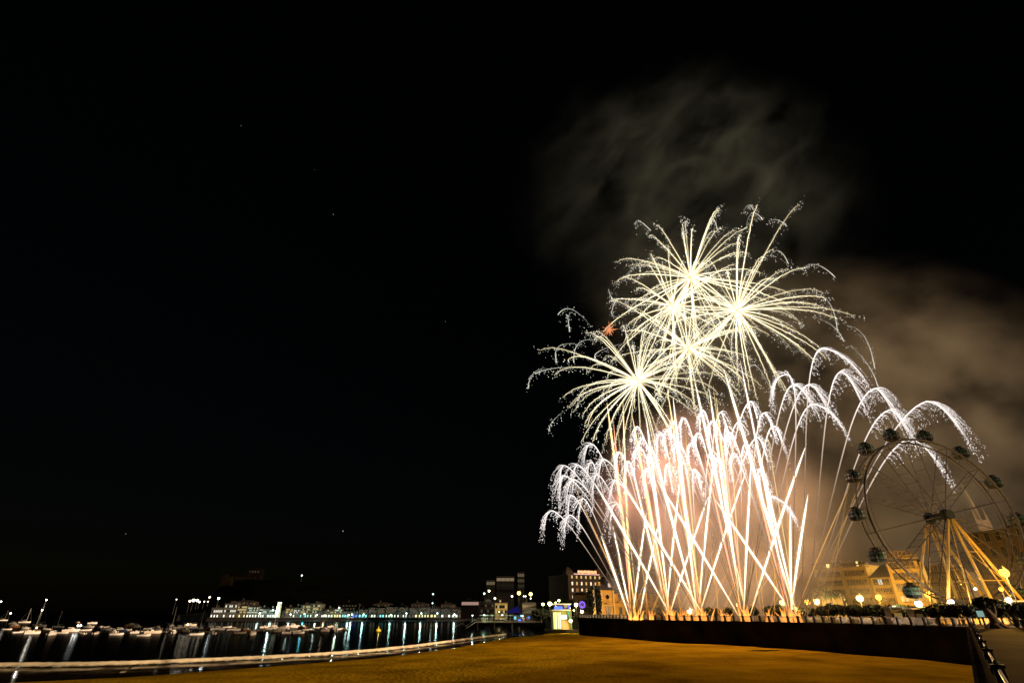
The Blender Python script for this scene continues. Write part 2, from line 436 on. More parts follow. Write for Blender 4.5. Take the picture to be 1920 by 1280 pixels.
def railing(name, pts, label, step, hpost=.62):
    root = empty(name, (*pts[0], PZ), label, 'railing')
    o0 = Vector((*pts[0], PZ))
    K = hpost / .62; rail = MB(); proto = None; n_post = 0
    for a, b in zip(pts, pts[1:]):
        A, B = Vector((*a, PZ)), Vector((*b, PZ)); L = (B - A).length; k = max(1, round(L / step)); d = (B - A).normalized()
        nrm = Vector((d.y, -d.x, 0)) * 0.3                               # set in on the paving side
        A = A + nrm - o0; B = B + nrm - o0; rz = math.atan2(d.y, d.x)
        rail.tube([A + Vector((0, 0, .58 * K)), B + Vector((0, 0, .58 * K))], 0.03 * K); rail.tube([A + Vector((0, 0, .16 * K)), B + Vector((0, 0, .16 * K))], 0.025 * K)
        for i in range(k):
            p = A.lerp(B, i / k)
            if n_post < 99:
                if proto is None:
                    mp = MB(); mp.box((0, 0, hpost / 2), (0.20 * K, 0.20 * K, hpost)); mp.box((0, 0, hpost + .03), (0.26 * K, 0.26 * K, 0.06)); mp.box((0, 0, .1), (0.25 * K, 0.25 * K, 0.16))
                    mp.ball((0, 0, hpost + .09), 0.06)
                    po = mp.build("post", M_dark, root); proto = po
                else: po = link_copy(proto, root)
                po.location = p; po.rotation_euler = (0, 0, rz); n_post += 1
            q = A.lerp(B, (i + 1) / k)
            nb = 10; bars = MB()
            for j in range(1, nb):
                c = p.lerp(q, j / nb); bars.box((c.x, c.y, 0.37 * K), (0.022 * K ** 2, 0.03, 0.40 * K), rz)
            for j in range(3):
                c = p.lerp(q, (j + 0.5) / 3); bars.tube([c + Vector((0, 0, .37 * K)) + (d * math.cos(u) + Vector((0, 0, math.sin(u)))) * 0.15 * K for u in [x * math.pi / 4 for x in range(8)]], 0.014, 4, True)
            for zz in (.18 * K, .56 * K): bars.tube([p + Vector((0, 0, zz)), q + Vector((0, 0, zz))], .018, 4)
            bars.build("panel", M_rail, root)
    rail.build("rail", M_rail, root)
railing("railing", [EDGE[i] for i in range(2, 11)], 'long railing with dark posts along the top of the sea wall below the fireworks', 2.0, 1.0)
NEAR = [(-0.1, 0.0), (53.0, 66.5)]
railing("railing", [(6.2, 7.9), (53.0, 66.5)], 'railing running beside the paved walk at the bottom right corner', 7.0)

def hill():
    m = mat("dark_hillside", (0.0035, 0.004, 0.0026), 1.0, (0.03, 0.6), spec=0.0)
    prof = [(250, 1146), (330, 1146), (372, 1138), (396, 1115), (415, 1092), (432, 1083), (478, 1079), (560, 1082), (612, 1086), (650, 1102), (720, 1112), (800, 1122), (900, 1126), (1000, 1122), (1100, 1122)]
    rows = []
    for s_, Y in ((0.0, 500), (0.55, 560), (0.85, 620), (1.0, 690), (0.8, 800), (0.0, 950)):
        row = []
        for px, py in prof:
            p = at(px, py, 690); z = 1.5 + (p.z - 6.5) * s_ * 1.0 + 2.5 * hashn(p.x * 0.3, Y * .2) * (1 if 0 < s_ < 1 else 0.3)
            row.append((p.x * (Y / 690) ** 0.9, Y, max(1.0, z) if s_ > 0 else 0.5))
        rows.append(row)
    n = len(prof); vs = [p for r in rows for p in r]; fs = []
    for j in range(len(rows) - 1):
        for i in range(n - 1):
            a = j * n + i; fs.append((a, a + 1, a + 1 + n, a + n))
    o = MB().add(vs, fs).build("hill", m, smooth=True); tag(o, kind='structure')
hill()
def quay():
    mb = MB(); xl = hx(394, 440); mb.box(((40 + xl) / 2, 470, 0.9), (40 - xl, 64, 2.8)); mb.box(((40 + xl) / 2, 437.8, 2.36), (40 - xl, 1.0, 0.35)); mb.box((60, 480, 0.9), (130, 40, 2.9))
    o = mb.build("quay", mat("quay_stone", (0.016, 0.014, 0.012), 0.9, (0.3, 0.4))); tag(o, kind='structure')
quay()
QZ = 2.3

# ------------------------------------------------------------------ fireworks
class Strands:                                  # glowing tubes and sparks with a heat colour per point
    def __init__(s): s.V = []; s.Fq = []; s.H = []; s.M = []; s.n = 0
    def tube(s, P, rad, heat, sides=5, mi=0):
        P = np.asarray(P, float); L = len(P)
        rad = np.broadcast_to(np.asarray(rad, float), (L,)); heat = np.broadcast_to(np.asarray(heat, float), (L, 3))
        T = np.gradient(P, axis=0); T /= np.linalg.norm(T, axis=1, keepdims=True) + 1e-9
        A = np.cross(T, np.array([0.11, 0.97, 0.21])); A /= np.linalg.norm(A, axis=1, keepdims=True) + 1e-9
        B = np.cross(T, A)
        q = np.arange(sides) * 2 * np.pi / sides
        V = P[:, None, :] + rad[:, None, None] * (A[:, None, :] * np.cos(q)[None, :, None] + B[:, None, :] * np.sin(q)[None, :, None])
        i = np.arange(L - 1)[:, None]; k = np.arange(sides)[None, :]; l = (k + 1) % sides
        F = np.stack([i * sides + k, i * sides + l, (i + 1) * sides + l, (i + 1) * sides + k], -1).reshape(-1, 4) + s.n
        s.V.append(V.reshape(-1, 3)); s.Fq.append(F); s.H.append(np.repeat(heat, sides, axis=0)); s.M.append(np.full(len(F), mi))
        s.n += L * sides
    def sparks(s, P, r, heat):                  # little four-sided bipyramids, kept as quads
        P = np.asarray(P, float); N = len(P)
        if N == 0: return
        r = np.broadcast_to(np.asarray(r, float), (N,)); heat = np.broadcast_to(np.asarray(heat, float), (N, 3))
        o = np.array([(1, 0, 0), (0, 1, 0), (-1, 0, 0), (0, -1, 0), (0, 0, 1.25), (0, 0, -1.25)])
        V = P[:, None, :] + r[:, None, None] * o[None]
        fq = np.array([(4, 0, 5, 3), (4, 1, 5, 0), (4, 2, 5, 1), (4, 3, 5, 2)])
        F = (np.arange(N)[:, None, None] * 6 + fq[None]).reshape(-1, 4) + s.n
        s.V.append(V.reshape(-1, 3)); s.Fq.append(F); s.H.append(np.repeat(heat, 6, axis=0)); s.M.append(np.zeros(len(F)))
        s.n += N * 6
    def build(s, name, parent=None, origin=(0, 0, 0)):
        V = np.concatenate(s.V) - np.asarray(origin, float); F = np.concatenate(s.Fq); H = np.concatenate(s.H); M = np.concatenate(s.M)
        me = bpy.data.meshes.new(name)
        me.vertices.add(len(V)); me.vertices.foreach_set("co", V.astype(np.float32).ravel())
        me.loops.add(len(F) * 4); me.loops.foreach_set("vertex_index", F.astype(np.int32).ravel())
        me.polygons.add(len(F)); me.polygons.foreach_set("loop_start", (np.arange(len(F)) * 4).astype(np.int32))
        me.materials.append(M_STAR); me.materials.append(M_HALO)
        me.polygons.foreach_set("material_index", M.astype(np.int32)); me.polygons.foreach_set("use_smooth", np.ones(len(F), bool))
        at_ = me.attributes.new("starfire", 'FLOAT_COLOR', 'POINT')
        at_.data.foreach_set("color", np.concatenate([H, np.ones((len(H), 1))], 1).astype(np.float32).ravel())
        me.update(calc_edges=True)
        o = bpy.data.objects.new(name, me); COL.objects.link(o)
        if parent is not None: o.parent = parent
        return o
def ncol(c): return np.array(c, float)
GOLD, HOT, PALE, PINK, ORANGE = ncol((1, .80, .38)), ncol((1, .90, .62)), ncol((1, .97, .82)), ncol((1, .90, .85)), ncol((1, .52, .14))
def firelight(name, loc, power, parent, rad=3.0, color=(1.0, 0.80, 0.56)):
    d = bpy.data.lights.new(name, 'POINT'); d.energy = power; d.shadow_soft_size = rad; d.color = color
    o = bpy.data.objects.new(name, d); COL.objects.link(o); o.parent = parent
    o.location = Vector(loc) - (Vector(parent.location) if parent is not None else Vector((0, 0, 0)))
    return o

def sphere_dirs(n, seed):
    r = np.random.default_rng(seed); i = np.arange(n) + 0.5
    ph = np.arccos(1 - 2 * i / n); th = np.pi * (1 + 5 ** 0.5) * i
    D = np.stack([np.cos(th) * np.sin(ph), np.sin(th) * np.sin(ph), np.cos(ph)], 1) + r.normal(0, 0.17, (n, 3))
    return D / np.linalg.norm(D, axis=1, keepdims=True)

def shell(px, py, Y, Rpx, n, seed, label, drop=0.22, power=9000, bright=1.0, far=6, bias=(0, 0)):
    r = np.random.default_rng(seed)
    C = at(px, py, Y); k = mpp(C); Rm = Rpx * k
    root = empty("firework_burst", C, label, "firework", "golden firework bursts above the sea wall")
    D = sphere_dirs(n, seed)
    s = np.linspace(0.015, 1, 24)
    e = (1 - np.exp(-1.9 * s)) / (1 - math.exp(-1.9))
    for q, u in enumerate(D):
        rr = Rm * r.uniform(0.72, 1.10)
        if q % (n // far) == 3: rr *= r.uniform(1.25, 1.5)
        u = u + np.array([bias[0], 0, bias[1]])
        cut = r.uniform(0.8, 1.0)
        sv = s * cut; ev = (1 - np.exp(-1.9 * sv)) / (1 - math.exp(-1.9))
        P = np.outer(ev * rr, u); P[:, 2] -= drop * Rm * sv ** 2
        st = Strands()
        f = (sv / cut)[:, None]
        heat = bright * (HOT * (1 - f) * 1.75 + GOLD * f * 1.0 + 0.12 * PALE)
        wob = r.normal(0, 0.05, P.shape) * f * 2
        st.tube(P + wob, k * (.66 - 0.36 * f[:, 0]) * r.uniform(.6, 1.35), heat * r.uniform(.5, 1.4), 5)
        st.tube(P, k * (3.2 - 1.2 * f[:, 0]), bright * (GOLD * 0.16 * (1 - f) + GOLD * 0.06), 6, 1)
        m = 60                                   # glitter shed along the outer half
        t = r.uniform(0.35, 1.10, m); ii = np.clip(t, 0, 1) * (len(s) - 1)
        base = np.stack([np.interp(ii, np.arange(len(s)), P[:, j]) for j in range(3)], 1)
        base += u[None] * (np.clip(t - 1, 0, 1) * rr * 0.7)[:, None]
        base += r.normal(0, 1, (m, 3)) * (k * (1.0 + 2.8 * t))[:, None] * 0.7
        base[:, 2] -= r.exponential(1, m) * k * 3.5 * t
        st.sparks(base, k * r.uniform(0.28, 0.62, m), (PALE * 1.0)[None] * r.uniform(0.35, 2.6, m)[:, None])
        st.build("star_trail", root)
    hs = Strands(); m = 26
    for u in sphere_dirs(m, seed + 50):
        L = Rm * r.uniform(.10, .22); g = np.linspace(0.1, 1, 5)
        hs.tube(np.outer(g * L, u), k * np.linspace(1.0, .3, 5), (ORANGE + 0.12) * 1.1, 4)
    hs.build("burst_core", root)
    firelight("burst_light", C, power, root, rad=2.5)
    return root

shell(1295, 520, 118, 156, 58, 3, "topmost firework burst on the left, its golden spokes reaching highest into the dark", power=9000)
shell(1382, 582, 114, 170, 62, 5, "widest firework burst, long golden spokes arching down to the right", power=9000, bias=(0.10, 0))
shell(1262, 574, 124, 122, 42, 8, "white-hot firework burst crowded just under the topmost one", power=6000, bright=1.15)
shell(1290, 652, 120, 126, 50, 12, "central firework burst with straight thin spokes, below the others", power=6000)
shell(1196, 714, 122, 150, 66, 17, "leftmost golden firework burst with spokes drooping to the left", power=8000, bias=(-0.08, 0.0), drop=0.32)

def red_burst():
    C = at(1143, 618, 123); k = mpp(C)
    root = empty("firework_burst", C, "tiny orange-red firework burst between the two left golden bursts", "firework")
    st = Strands(); r = np.random.default_rng(4)
    for u in sphere_dirs(30, 9):
        g = np.linspace(.05, 1, 5)
        st.tube(np.outer(g * k * r.uniform(6, 17), u), k * np.linspace(.7, .25, 5), np.array((1, .34, .13)) * 1.0, 4)
    st.build("star_trail", root)
red_burst()

def stray_sparks():                             # loose arcs of glitter around the bursts
    arcs = [((1108, 612), (1072, 580), (1046, 590), 122), ((1066, 612), (1064, 590), (1068, 622), 122), ((1086, 690), (1040, 690), (1004, 700), 124), ((1024, 690), (1000, 700), (990, 728), 124),
            ((1140, 645), (1090, 640), (1076, 680), 123), ((1098, 648), (1050, 648), (1044, 680), 124), ((1190, 640), (1130, 655), (1116, 672), 121), ((1058, 770), (1036, 790), (1030, 806), 124),
            ((1398, 430), (1410, 400), (1430, 412), 116), ((1394, 398), (1403, 385), (1412, 392), 116), ((1440, 420), (1455, 412), (1475, 424), 114), ((1442, 482), (1460, 470), (1478, 494), 114),
            ((1500, 506), (1530, 496), (1566, 520), 112), ((1505, 552), (1550, 562), (1570, 620), 112), ((1525, 595), (1560, 610), (1582, 640), 112), ((1585, 610), (1620, 630), (1640, 690), 111),
            ((1590, 645), (1625, 680), (1646, 724), 111), ((1170, 590), (1148, 590), (1156, 560), 122), ((1141, 540), (1146, 556), (1152, 566), 122), ((1330, 418), (1337, 410), (1345, 430), 118),
            ((1192, 430), (1196, 414), (1220, 432), 122), ((1150, 545), (1190, 500), (1200, 510), 122), ((1470, 800), (1430, 700), (1404, 690), 116)]
    for n, (a, b, c, Y) in enumerate(arcs):
        A, B, Cc = [np.array(at(*q, Y)) for q in (a, b, c)]
        t = np.linspace(0, 1, 16)[:, None]
        P = (1 - t) ** 2 * A + 2 * t * (1 - t) * (2 * B - (A + Cc) / 2) + t ** 2 * Cc
        k = mpp(at(*b, Y)); r = np.random.default_rng(200 + n); st = Strands()
        st.tube(P - A, k * np.linspace(.3, .75, 16), PALE * np.linspace(.15, .8, 16)[:, None], 4)
        m = 40; ii = r.uniform(0, 15, m)
        B_ = np.stack([np.interp(ii, np.arange(16), P[:, j]) for j in range(3)], 1) - A + r.normal(0, k * 2.2, (m, 3)); B_[:, 2] -= r.exponential(k * 5, m)
        st.sparks(B_, k * r.uniform(.35, .75, m), PALE[None] * r.uniform(.4, 1.8, m)[:, None])
        side = "left" if c[0] < 1200 else "right" if c[0] > 1380 else "top"
        o = st.build("falling_star"); o.location = A
        tag(o, "loose arc of white glitter drifting at the %s edge of the golden bursts" % side, "firework", "loose glitter arcs at the %s edge of the bursts" % side)
stray_sparks()

LAUNCH = [(1190, 128), (1253, 122), (1314, 117), (1394, 108), (1486, 99.5)]
def launch_pos(i):
    px, Y = LAUNCH[i]; return Vector((hx(px, Y) * 1.0, Y, PZ + 0.1))
LP = []
for (px, Y) in LAUNCH:
    g = ray(px, 1160); LP.append(Vector((g.x / g.y * (Y + 2.0), Y + 2.0, PZ + 0.1)))
SM = []
for (px, Y) in [(1219, 125), (1277, 120), (1353, 113), (1433, 104), (1462, 102)]:
    g = ray(px, 1160); SM.append(Vector((g.x / g.y * (Y + 2.0), Y + 2.0, PZ + 0.1)))

def quad(A, B, Cc, n):                          # curve through A, B (middle) and C
    t = np.linspace(0, 1, n)[:, None]; A, B, Cc = map(np.array, (A, B, Cc))
    return (1 - t) ** 2 * A + 2 * t * (1 - t) * (2 * B - (A + Cc) / 2) + t ** 2 * Cc

NCOMET = [0]
def comet(base, end, Y, wpx, tint, label, group, bright=1.0, mid=None, taper=True):
    r = np.random.default_rng(900 + NCOMET[0]); NCOMET[0] += 1
    A = np.array(base) + np.array([r.uniform(-1.1, 1.1), r.uniform(-.3, .6), 0]); E_ = np.array(at(*end, Y))
    M_ = (A + E_) / 2 + np.array([0, 0, 0.012 * np.linalg.norm(E_ - A)])
    P = quad(A, M_, E_, 26); f = np.linspace(0, 1, 26)
    k = mpp(Vector(P[13]))
    rad = k * wpx * 0.5 * np.interp(f, [0, .06, .5, .85, 1], [.16, .48, 1.0, .8, .12 if taper else .5])
    col = {'white': PALE, 'gold': GOLD, 'orange': ORANGE, 'pink': PINK, 'red': ncol((1, .42, .26))}[tint]
    root = empty("firework_comet", A, label, "firework", group)
    heat = bright * (col[None] * np.interp(f, [0, .1, .7, 1], [.9, 2.0, 2.2, 1.5])[:, None])
    wk = np.interp(f, [0, .06, .30], [0, .15, 1])[:, None]; heat = heat * ((1 - wk) * ORANGE * .8 + wk)
    st = Strands(); st.tube(P - A, rad * 0.62, heat, 6)
    edge = {'white': ncol((1, .72, .36)), 'gold': ncol((1, .55, .16)), 'orange': ncol((1, .34, .10)), 'pink': ncol((1, .58, .40)), 'red': ncol((1, .16, .07))}[tint]
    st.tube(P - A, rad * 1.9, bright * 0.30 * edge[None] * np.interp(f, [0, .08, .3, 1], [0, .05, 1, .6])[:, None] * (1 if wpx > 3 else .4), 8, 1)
    st.build("trail", root)
    m = int(20 + 6 * wpx); ii = r.uniform(3, 25, m); sp = Strands()
    B_ = np.stack([np.interp(ii, np.arange(26), P[:, j]) for j in range(3)], 1) - A + r.normal(0, k * wpx * .8, (m, 3))
    sp.sparks(B_, k * r.uniform(.3, .55, m), col[None] * r.uniform(.3, 1.3, m)[:, None])
    tag(sp.build("sparks", root), kind='stuff')
    return root

FAN = [  # per launcher: (end px, end py, width, tint)
    [(1127, 1004, 7, 'white'), (1149, 985, 6, 'white'), (1138, 755, 8, 'gold'), (1212, 960, 6, 'white'), (1236, 975, 6, 'white'), (1168, 752, 5, 'gold')],
    [(1115, 905, 7, 'white'), (1186, 880, 7, 'white'), (1212, 782, 8, 'white'), (1277, 880, 6, 'white'), (1328, 930, 6, 'white'), (1184, 772, 5, 'gold')],
    [(1160, 895, 7, 'white'), (1222, 835, 8, 'white'), (1262, 745, 9, 'white'), (1340, 850, 7, 'white'), (1400, 880, 6, 'white'), (1250, 722, 5, 'gold')],
    [(1232, 900, 7, 'white'), (1303, 716, 10, 'white'), (1330, 730, 8, 'white'), (1409, 860, 7, 'white'), (1512, 832, 8, 'white'), (1343, 745, 4, 'gold')],
    [(1340, 935, 7, 'white'), (1358, 694, 11, 'white'), (1412, 800, 8, 'white'), (1482, 946, 6, 'white'), (1515, 926, 8, 'white'), (1388, 676, 6, 'pink')],
]
for i, fan in enumerate(FAN):
    order = sorted(fan, key=lambda e: e[0])
    for j, (ex, ey, wd, ti) in enumerate(order):
        kind = {'white': 'thick white', 'gold': 'golden', 'pink': 'pinkish'}[ti]
        comet(LP[i], (ex, ey), LAUNCH[i][1] + random.uniform(-4, 5), wd * 0.82, ti,
              "%s comet trail, %s from the left in the %s fan from the left" % (kind, ordw(j), ordw(i)), "comet trails fanning up from the sea wall")
THIN = [(0, (1070, 895), 1.6), (0, (1090, 940), 1.4), (0, (1158, 800), 3.0), (0, (1250, 990), 1.4), (1, (1225, 860), 2.6), (1, (1194, 830), 3.2), (1, (1300, 1010), 1.4), (2, (1285, 800), 3.4),
        (2, (1240, 790), 3.0), (2, (1380, 1040), 1.4), (3, (1337, 722), 4.0), (3, (1370, 800), 3.2), (3, (1456, 1060), 1.4), (4, (1436, 800), 2.8), (4, (1475, 860), 2.0), (4, (1594, 909), 2.2)]
for j, (i, e, wd) in enumerate(THIN):
    comet(LP[i], e, LAUNCH[i][1] + random.uniform(-3, 3), wd, 'orange' if wd < 2.5 else 'gold', "thin amber streak among the white comet trails, rising from the %s fan from the left" % ordw(i),
          "thin amber streaks of the %s fan" % ordw(i), 0.42)
for j, (i, e, wd) in enumerate([(0, (1150, 790), 4.5), (1, (1190, 800), 4.5), (1, (1204, 860), 4), (2, (1262, 830), 4), (3, (1320, 850), 4.5), (3, (1352, 820), 4), (4, (1402, 840), 4.5), (4, (1428, 880), 3.5)]):
    comet(LP[i], e, LAUNCH[i][1] + random.uniform(2, 5), wd, 'red', "reddish streak hugging the white comet trails of the %s fan from the left" % ordw(i), "reddish streaks of the %s fan" % ordw(i), .8)
for i, s_ in enumerate(SM):
    px = LAUNCH[i][0] if i else 1190
    b = (1219, 1277, 1353, 1433, 1462)[i]
    for j, (dx, dy, wd) in enumerate(((-16, 150, 2.2), (-7, 105, 1.6), (24, 90, 1.3), (38, 120, 1.3))):
        comet(s_, (b + dx * 1.4, 1160 - dy), 112 + random.uniform(-4, 4) - i * 3, wd, 'orange', "faint amber streak rising from the %s small fountain from the left" % ordw(i),
              "faint amber streaks of the %s small fountain" % ordw(i), 0.4)
comet(LP[4] + Vector((2.5, -1, 0)), (1640, 830), 100, 1.8, 'orange', "lone thin amber streak climbing right towards the big wheel", None, 0.22)
comet(LP[4] + Vector((6, -1, 0)), (1592, 905), 98, 1.6, 'orange', "lone thin amber streak leaning right beside the hazy apartment block", None, 0.2)

def palm(base, apex, tip, Y, size, label, group, bright=1.0, stemw=1.6, n=18, tang=1.0, fall=1.35):
    """a horsetail comet: a dim stem, then a bright drooping head that sheds filaments"""
    r = np.random.default_rng(int(apex[0] * 7 + apex[1]))
    A = np.array(base); B_ = np.array(at(*apex, Y)); C_ = np.array(at(*tip, Y))
    k = mpp(Vector(B_))
    # rise along a slightly bowed line, then over the top
    up = B_ - A; hC = (C_ - B_) * np.array([1, 1, 0]); hl = np.linalg.norm(hC); dh = hC / hl
    l1 = max(.34 * np.linalg.norm(up[:2]), 1.15 * hl)
    t = np.linspace(0, 1, 20)[:, None]
    c1 = A + up * 0.42 + np.array([0, 0, .02]) * np.linalg.norm(up); c2 = B_ - dh * l1 * .60 - np.array([0, 0, .16]) * l1
    s1 = (1 - t) ** 3 * A + 3 * t * (1 - t) ** 2 * c1 + 3 * t ** 2 * (1 - t) * c2 + t ** 3 * B_
    t2 = np.linspace(0, 1, 12)[1:, None]
    s2 = (1 - t2) ** 2 * B_ + 2 * t2 * (1 - t2) * (B_ + dh * hl * .62) + t2 ** 2 * C_
    P = np.concatenate([s1, s2]); L = len(P)
    root = empty("firework_horsetail", A, label, "firework", group)
    f = np.linspace(0, 1, L)
    heat = bright * (np.interp(f, [0, .25, .45, .62, .8, 1], [.16, .30, 1.0, 1.6, 1.1, .4])[:, None] * (ORANGE * np.clip(1 - 1.9 * f, 0, 1)[:, None] + PINK * np.clip(1.9 * f, 0, 1)[:, None]))
    rad = k * np.interp(f, [0, .3, .52, .75, 1], [stemw * .35, stemw * .45, 1.0, .7, .25])
    st = Strands(); st.tube(P - A, rad, heat, 5)
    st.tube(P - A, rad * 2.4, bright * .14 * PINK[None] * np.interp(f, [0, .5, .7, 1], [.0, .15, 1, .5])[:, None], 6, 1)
    st.build("trail", root)
    fl = Strands(); sp = Strands()
    hd = np.array([C_[0] - A[0], C_[1] - A[1], 0]); sgn = 1 if C_[0] > A[0] else -1
    for q in range(n):
        u = 0.46 + 0.44 * (q + r.uniform(-.4, .4)) / n
        ii = u * (L - 1); p0 = np.array([np.interp(ii, np.arange(L), P[:, j]) for j in range(3)]); i0 = min(int(ii), L - 2)
        tv = P[i0 + 1] - P[i0]; tv /= np.linalg.norm(tv)
        ll = k * size * r.uniform(.55, .80) * (0.55 + 0.5 * math.sin(math.pi * (u - .45) / .5))
        s = np.linspace(0, 1, 9)[:, None]
        drop = np.array([0, 0, -1.0])
        tj = tv + r.normal(0, .045, 3); Q = p0 + tj * ll * tang * (s - 0.38 * s ** 2) + drop * ll * fall * s ** 2
        hq = bright * PINK[None] * np.linspace(1.7, .5, 9)[:, None] * r.uniform(.5, 1.1)
        fl.tube(Q[:6] - A, k * np.linspace(.50, .22, 6), hq[:6], 4)
        m = 15; jj = r.uniform(2.5, 8, m)
        W = np.stack([np.interp(jj, np.arange(9), Q[:, j]) for j in range(3)], 1) - A + r.normal(0, k * .7, (m, 3))
        W[:, 2] -= r.exponential(k * 2.5, m)
        sp.sparks(W, k * r.uniform(.38, .72, m), bright * PINK[None] * r.uniform(.5, 1.8, m)[:, None])
    tag(fl.build("filaments", root), kind='stuff'); tag(sp.build("sparks", root), kind='stuff')
    return root

LEFT_PALMS = [(0, (1036, 957), (1020, 986), 34), (0, (1070, 965), (1058, 996), 34), (0, (1072, 928), (1066, 958), 36), (0, (1094, 934), (1086, 970), 40), (1, (1058, 872), (1049, 905), 44),
              (1, (1083, 871), (1075, 905), 46), (1, (1059, 891), (1050, 925), 44), (1, (1078, 899), (1062, 930), 44), (0, (1110, 866), (1102, 885), 32), (1, (1110, 832), (1096, 856), 44),
              (2, (1134, 861), (1124, 884), 46), (1, (1120, 889), (1112, 925), 44), (2, (1155, 901), (1146, 930), 42), (0, (1157, 944), (1144, 985), 42)]
MID_PALMS = [(1, (1164, 848), (1154, 880), 44), (1, (1180, 866), (1172, 894), 44), (2, (1206, 822), (1198, 850), 46), (2, (1200, 838), (1188, 868), 44), (2, (1224, 846), (1216, 872), 44), (2, (1240, 812), (1232, 838), 48),
             (3, (1252, 806), (1246, 836), 44), (3, (1272, 828), (1264, 856), 46), (3, (1284, 784), (1276, 820), 48), (3, (1300, 830), (1290, 860), 46), (3, (1320, 770), (1312, 805), 50), (4, (1338, 790), (1328, 824), 46),
             (2, (1352, 772), (1362, 806), 46), (4, (1370, 812), (1362, 842), 46), (2, (1386, 790), (1396, 820), 44), (2, (1408, 752), (1420, 782), 42), (3, (1432, 774), (1448, 800), 44), (2, (1420, 820), (1436, 850), 44), (3, (1450, 798), (1466, 826), 44), (2, (1300, 880), (1312, 905), 42), (3, (1350, 860), (1342, 890), 42), (1, (1250, 870), (1258, 900), 42),
             (2, (1196, 800), (1190, 830), 44), (1, (1216, 880), (1208, 908), 42), (2, (1264, 790), (1258, 822), 46), (3, (1312, 812), (1304, 842), 48), (2, (1333, 846), (1340, 876), 44), (4, (1378, 850), (1370, 880), 44), (3, (1396, 834), (1408, 862), 44), (4, (1422, 880), (1438, 908), 42), (2, (1282, 866), (1274, 894), 44), (3, (1362, 800), (1370, 832), 48)]
RIGHT_PALMS = [(4, (1476, 702), (1446, 752), 62, 'tall white horsetail curling left at the top of the right-hand cluster'), (3, (1487, 721), (1516, 750), 60, 'white horsetail just right of the one that curls left'), (3, (1516, 721), (1544, 752), 60, 'broad white horsetail in the middle of the right-hand cluster'),
               (4, (1541, 653), (1630, 722), 74, 'highest white horsetail, its long tail sliding down to the right'), (4, (1576, 697), (1616, 752), 76, 'bushy white horsetail under the highest one'), (3, (1522, 758), (1572, 790), 66, 'low white umbrella-shaped horsetail left of the big wheel'),
               (4, (1640, 728), (1672, 768), 70, 'white horsetail midway between the cluster and the big wheel'), (4, (1668, 768), (1694, 796), 62, 'white horsetail just above the left rim of the big wheel'),
               (4, (1738, 752), (1806, 812), 84, 'longest white horsetail arching over the top of the big wheel'), (4, (1705, 822), (1764, 878), 70, 'white horsetail seen through the spokes of the big wheel'), (4, (1446, 932), (1494, 972), 40, 'low white horsetail arching right between the tall trails')]
for n, (i, a, t, s_) in enumerate(sorted(LEFT_PALMS, key=lambda q: q[1][0])):
    palm(LP[i], a, t, LAUNCH[i][1] + 4, s_, "white horsetail drooping to the left, %s from the left edge of the display" % ordw(n), "white horsetails on the left of the display", .95, 1.6, 20, 1.6, 1.25)
for n, (i, a, t, s_) in enumerate(sorted(MID_PALMS, key=lambda q: q[1][0])):
    palm(LP[i], a, t, LAUNCH[i][1] + random.uniform(-3, 8), s_, "bright white horsetail in the dense middle of the display, %s from the left there" % ordw(n), "white horsetails in the middle of the display", 1.45, 1.6, 22, 1.0, 1.1)
for (i, a, t, s_, lb) in RIGHT_PALMS:
    palm(LP[i] + Vector((random.uniform(-1, 3), 0, 0)), a, t, LAUNCH[i][1] + (0 if a[0] < 1600 else 6), s_ * .74, lb, "white horsetails on the right of the display", 1.1, 2.0, 36, 1.9, 1.25)

def fountain(p, hgt, wid, label, n=9, seed=0, bright=1.0):
    r = np.random.default_rng(300 + seed); st = Strands(); g = np.linspace(0, 1, 6); FIRE = ncol((1, .36, .06))
    for q in range(n):
        a = r.normal(0, .32); b = r.normal(0, .2); h = hgt * r.uniform(.5, 1.1)
        P = np.stack([r.normal(0, wid * .25) + a * h * g, r.normal(0, .3) + b * h * g, h * g - .12 * h * g ** 2], 1)
        st.tube(P, np.linspace(.20, .04, 6), bright * FIRE * np.linspace(2.8, .9, 6)[:, None], 5)
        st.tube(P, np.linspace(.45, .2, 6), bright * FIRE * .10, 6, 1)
    o = st.build("fountain_flame"); o.location = p
    tag(o, label, "firework", "orange ground fountains along the sea wall")
    return o
for i, p in enumerate(LP):
    f = fountain(p + Vector((0, -1.6, 0)), 2.9, 3.0, "orange fountain of fire at the foot of the %s large fan from the left" % ordw(i), 10, i)
    firelight("fountain_light", p + Vector((0, 1.0, 2.5)), 900, f, 0.8, (1, .55, .2))
for i, p in enumerate(SM):
    fountain(p + Vector((0, -1.6, 0)), 2.2, 1.8, "small orange fountain of fire, %s from the left between the large fans" % ordw(i), 7, 20 + i, .8)
for i, (px, h, Y) in enumerate(((1202, 2, 127), (1262, 2, 121), (1292, 2.2, 119), (1300, 2.0, 118), (1363, 2.2, 112), (1325, 1.8, 116), (1472, 2.2, 101), (1498, 1.6, 99))):
    g = ray(px, 1160); p = Vector((g.x / g.y * (Y + 1.5), Y + 1.5, PZ + .1)); fountain(p, h, .9, "low orange flame on the sea wall, %s of the single flames from the left" % ordw(i), 4, 40 + i, .9)
# the rising columns of light themselves: light of the massed comets, one lamp per fan, part of the fan's fountain
for i, (px, py, P_) in enumerate(((1165, 940, 5000), (1225, 880, 8000), (1290, 850, 12000), (1365, 850, 12000), (1440, 900, 8000))):
    c = at(px, py, LAUNCH[i][1] + 1)
    o = [x for x in COL.objects if x.name.startswith("fountain_flame")][i]
    firelight("fan_light", c, P_ * 1.7, o, 3.0, (1.0, .46, .32))

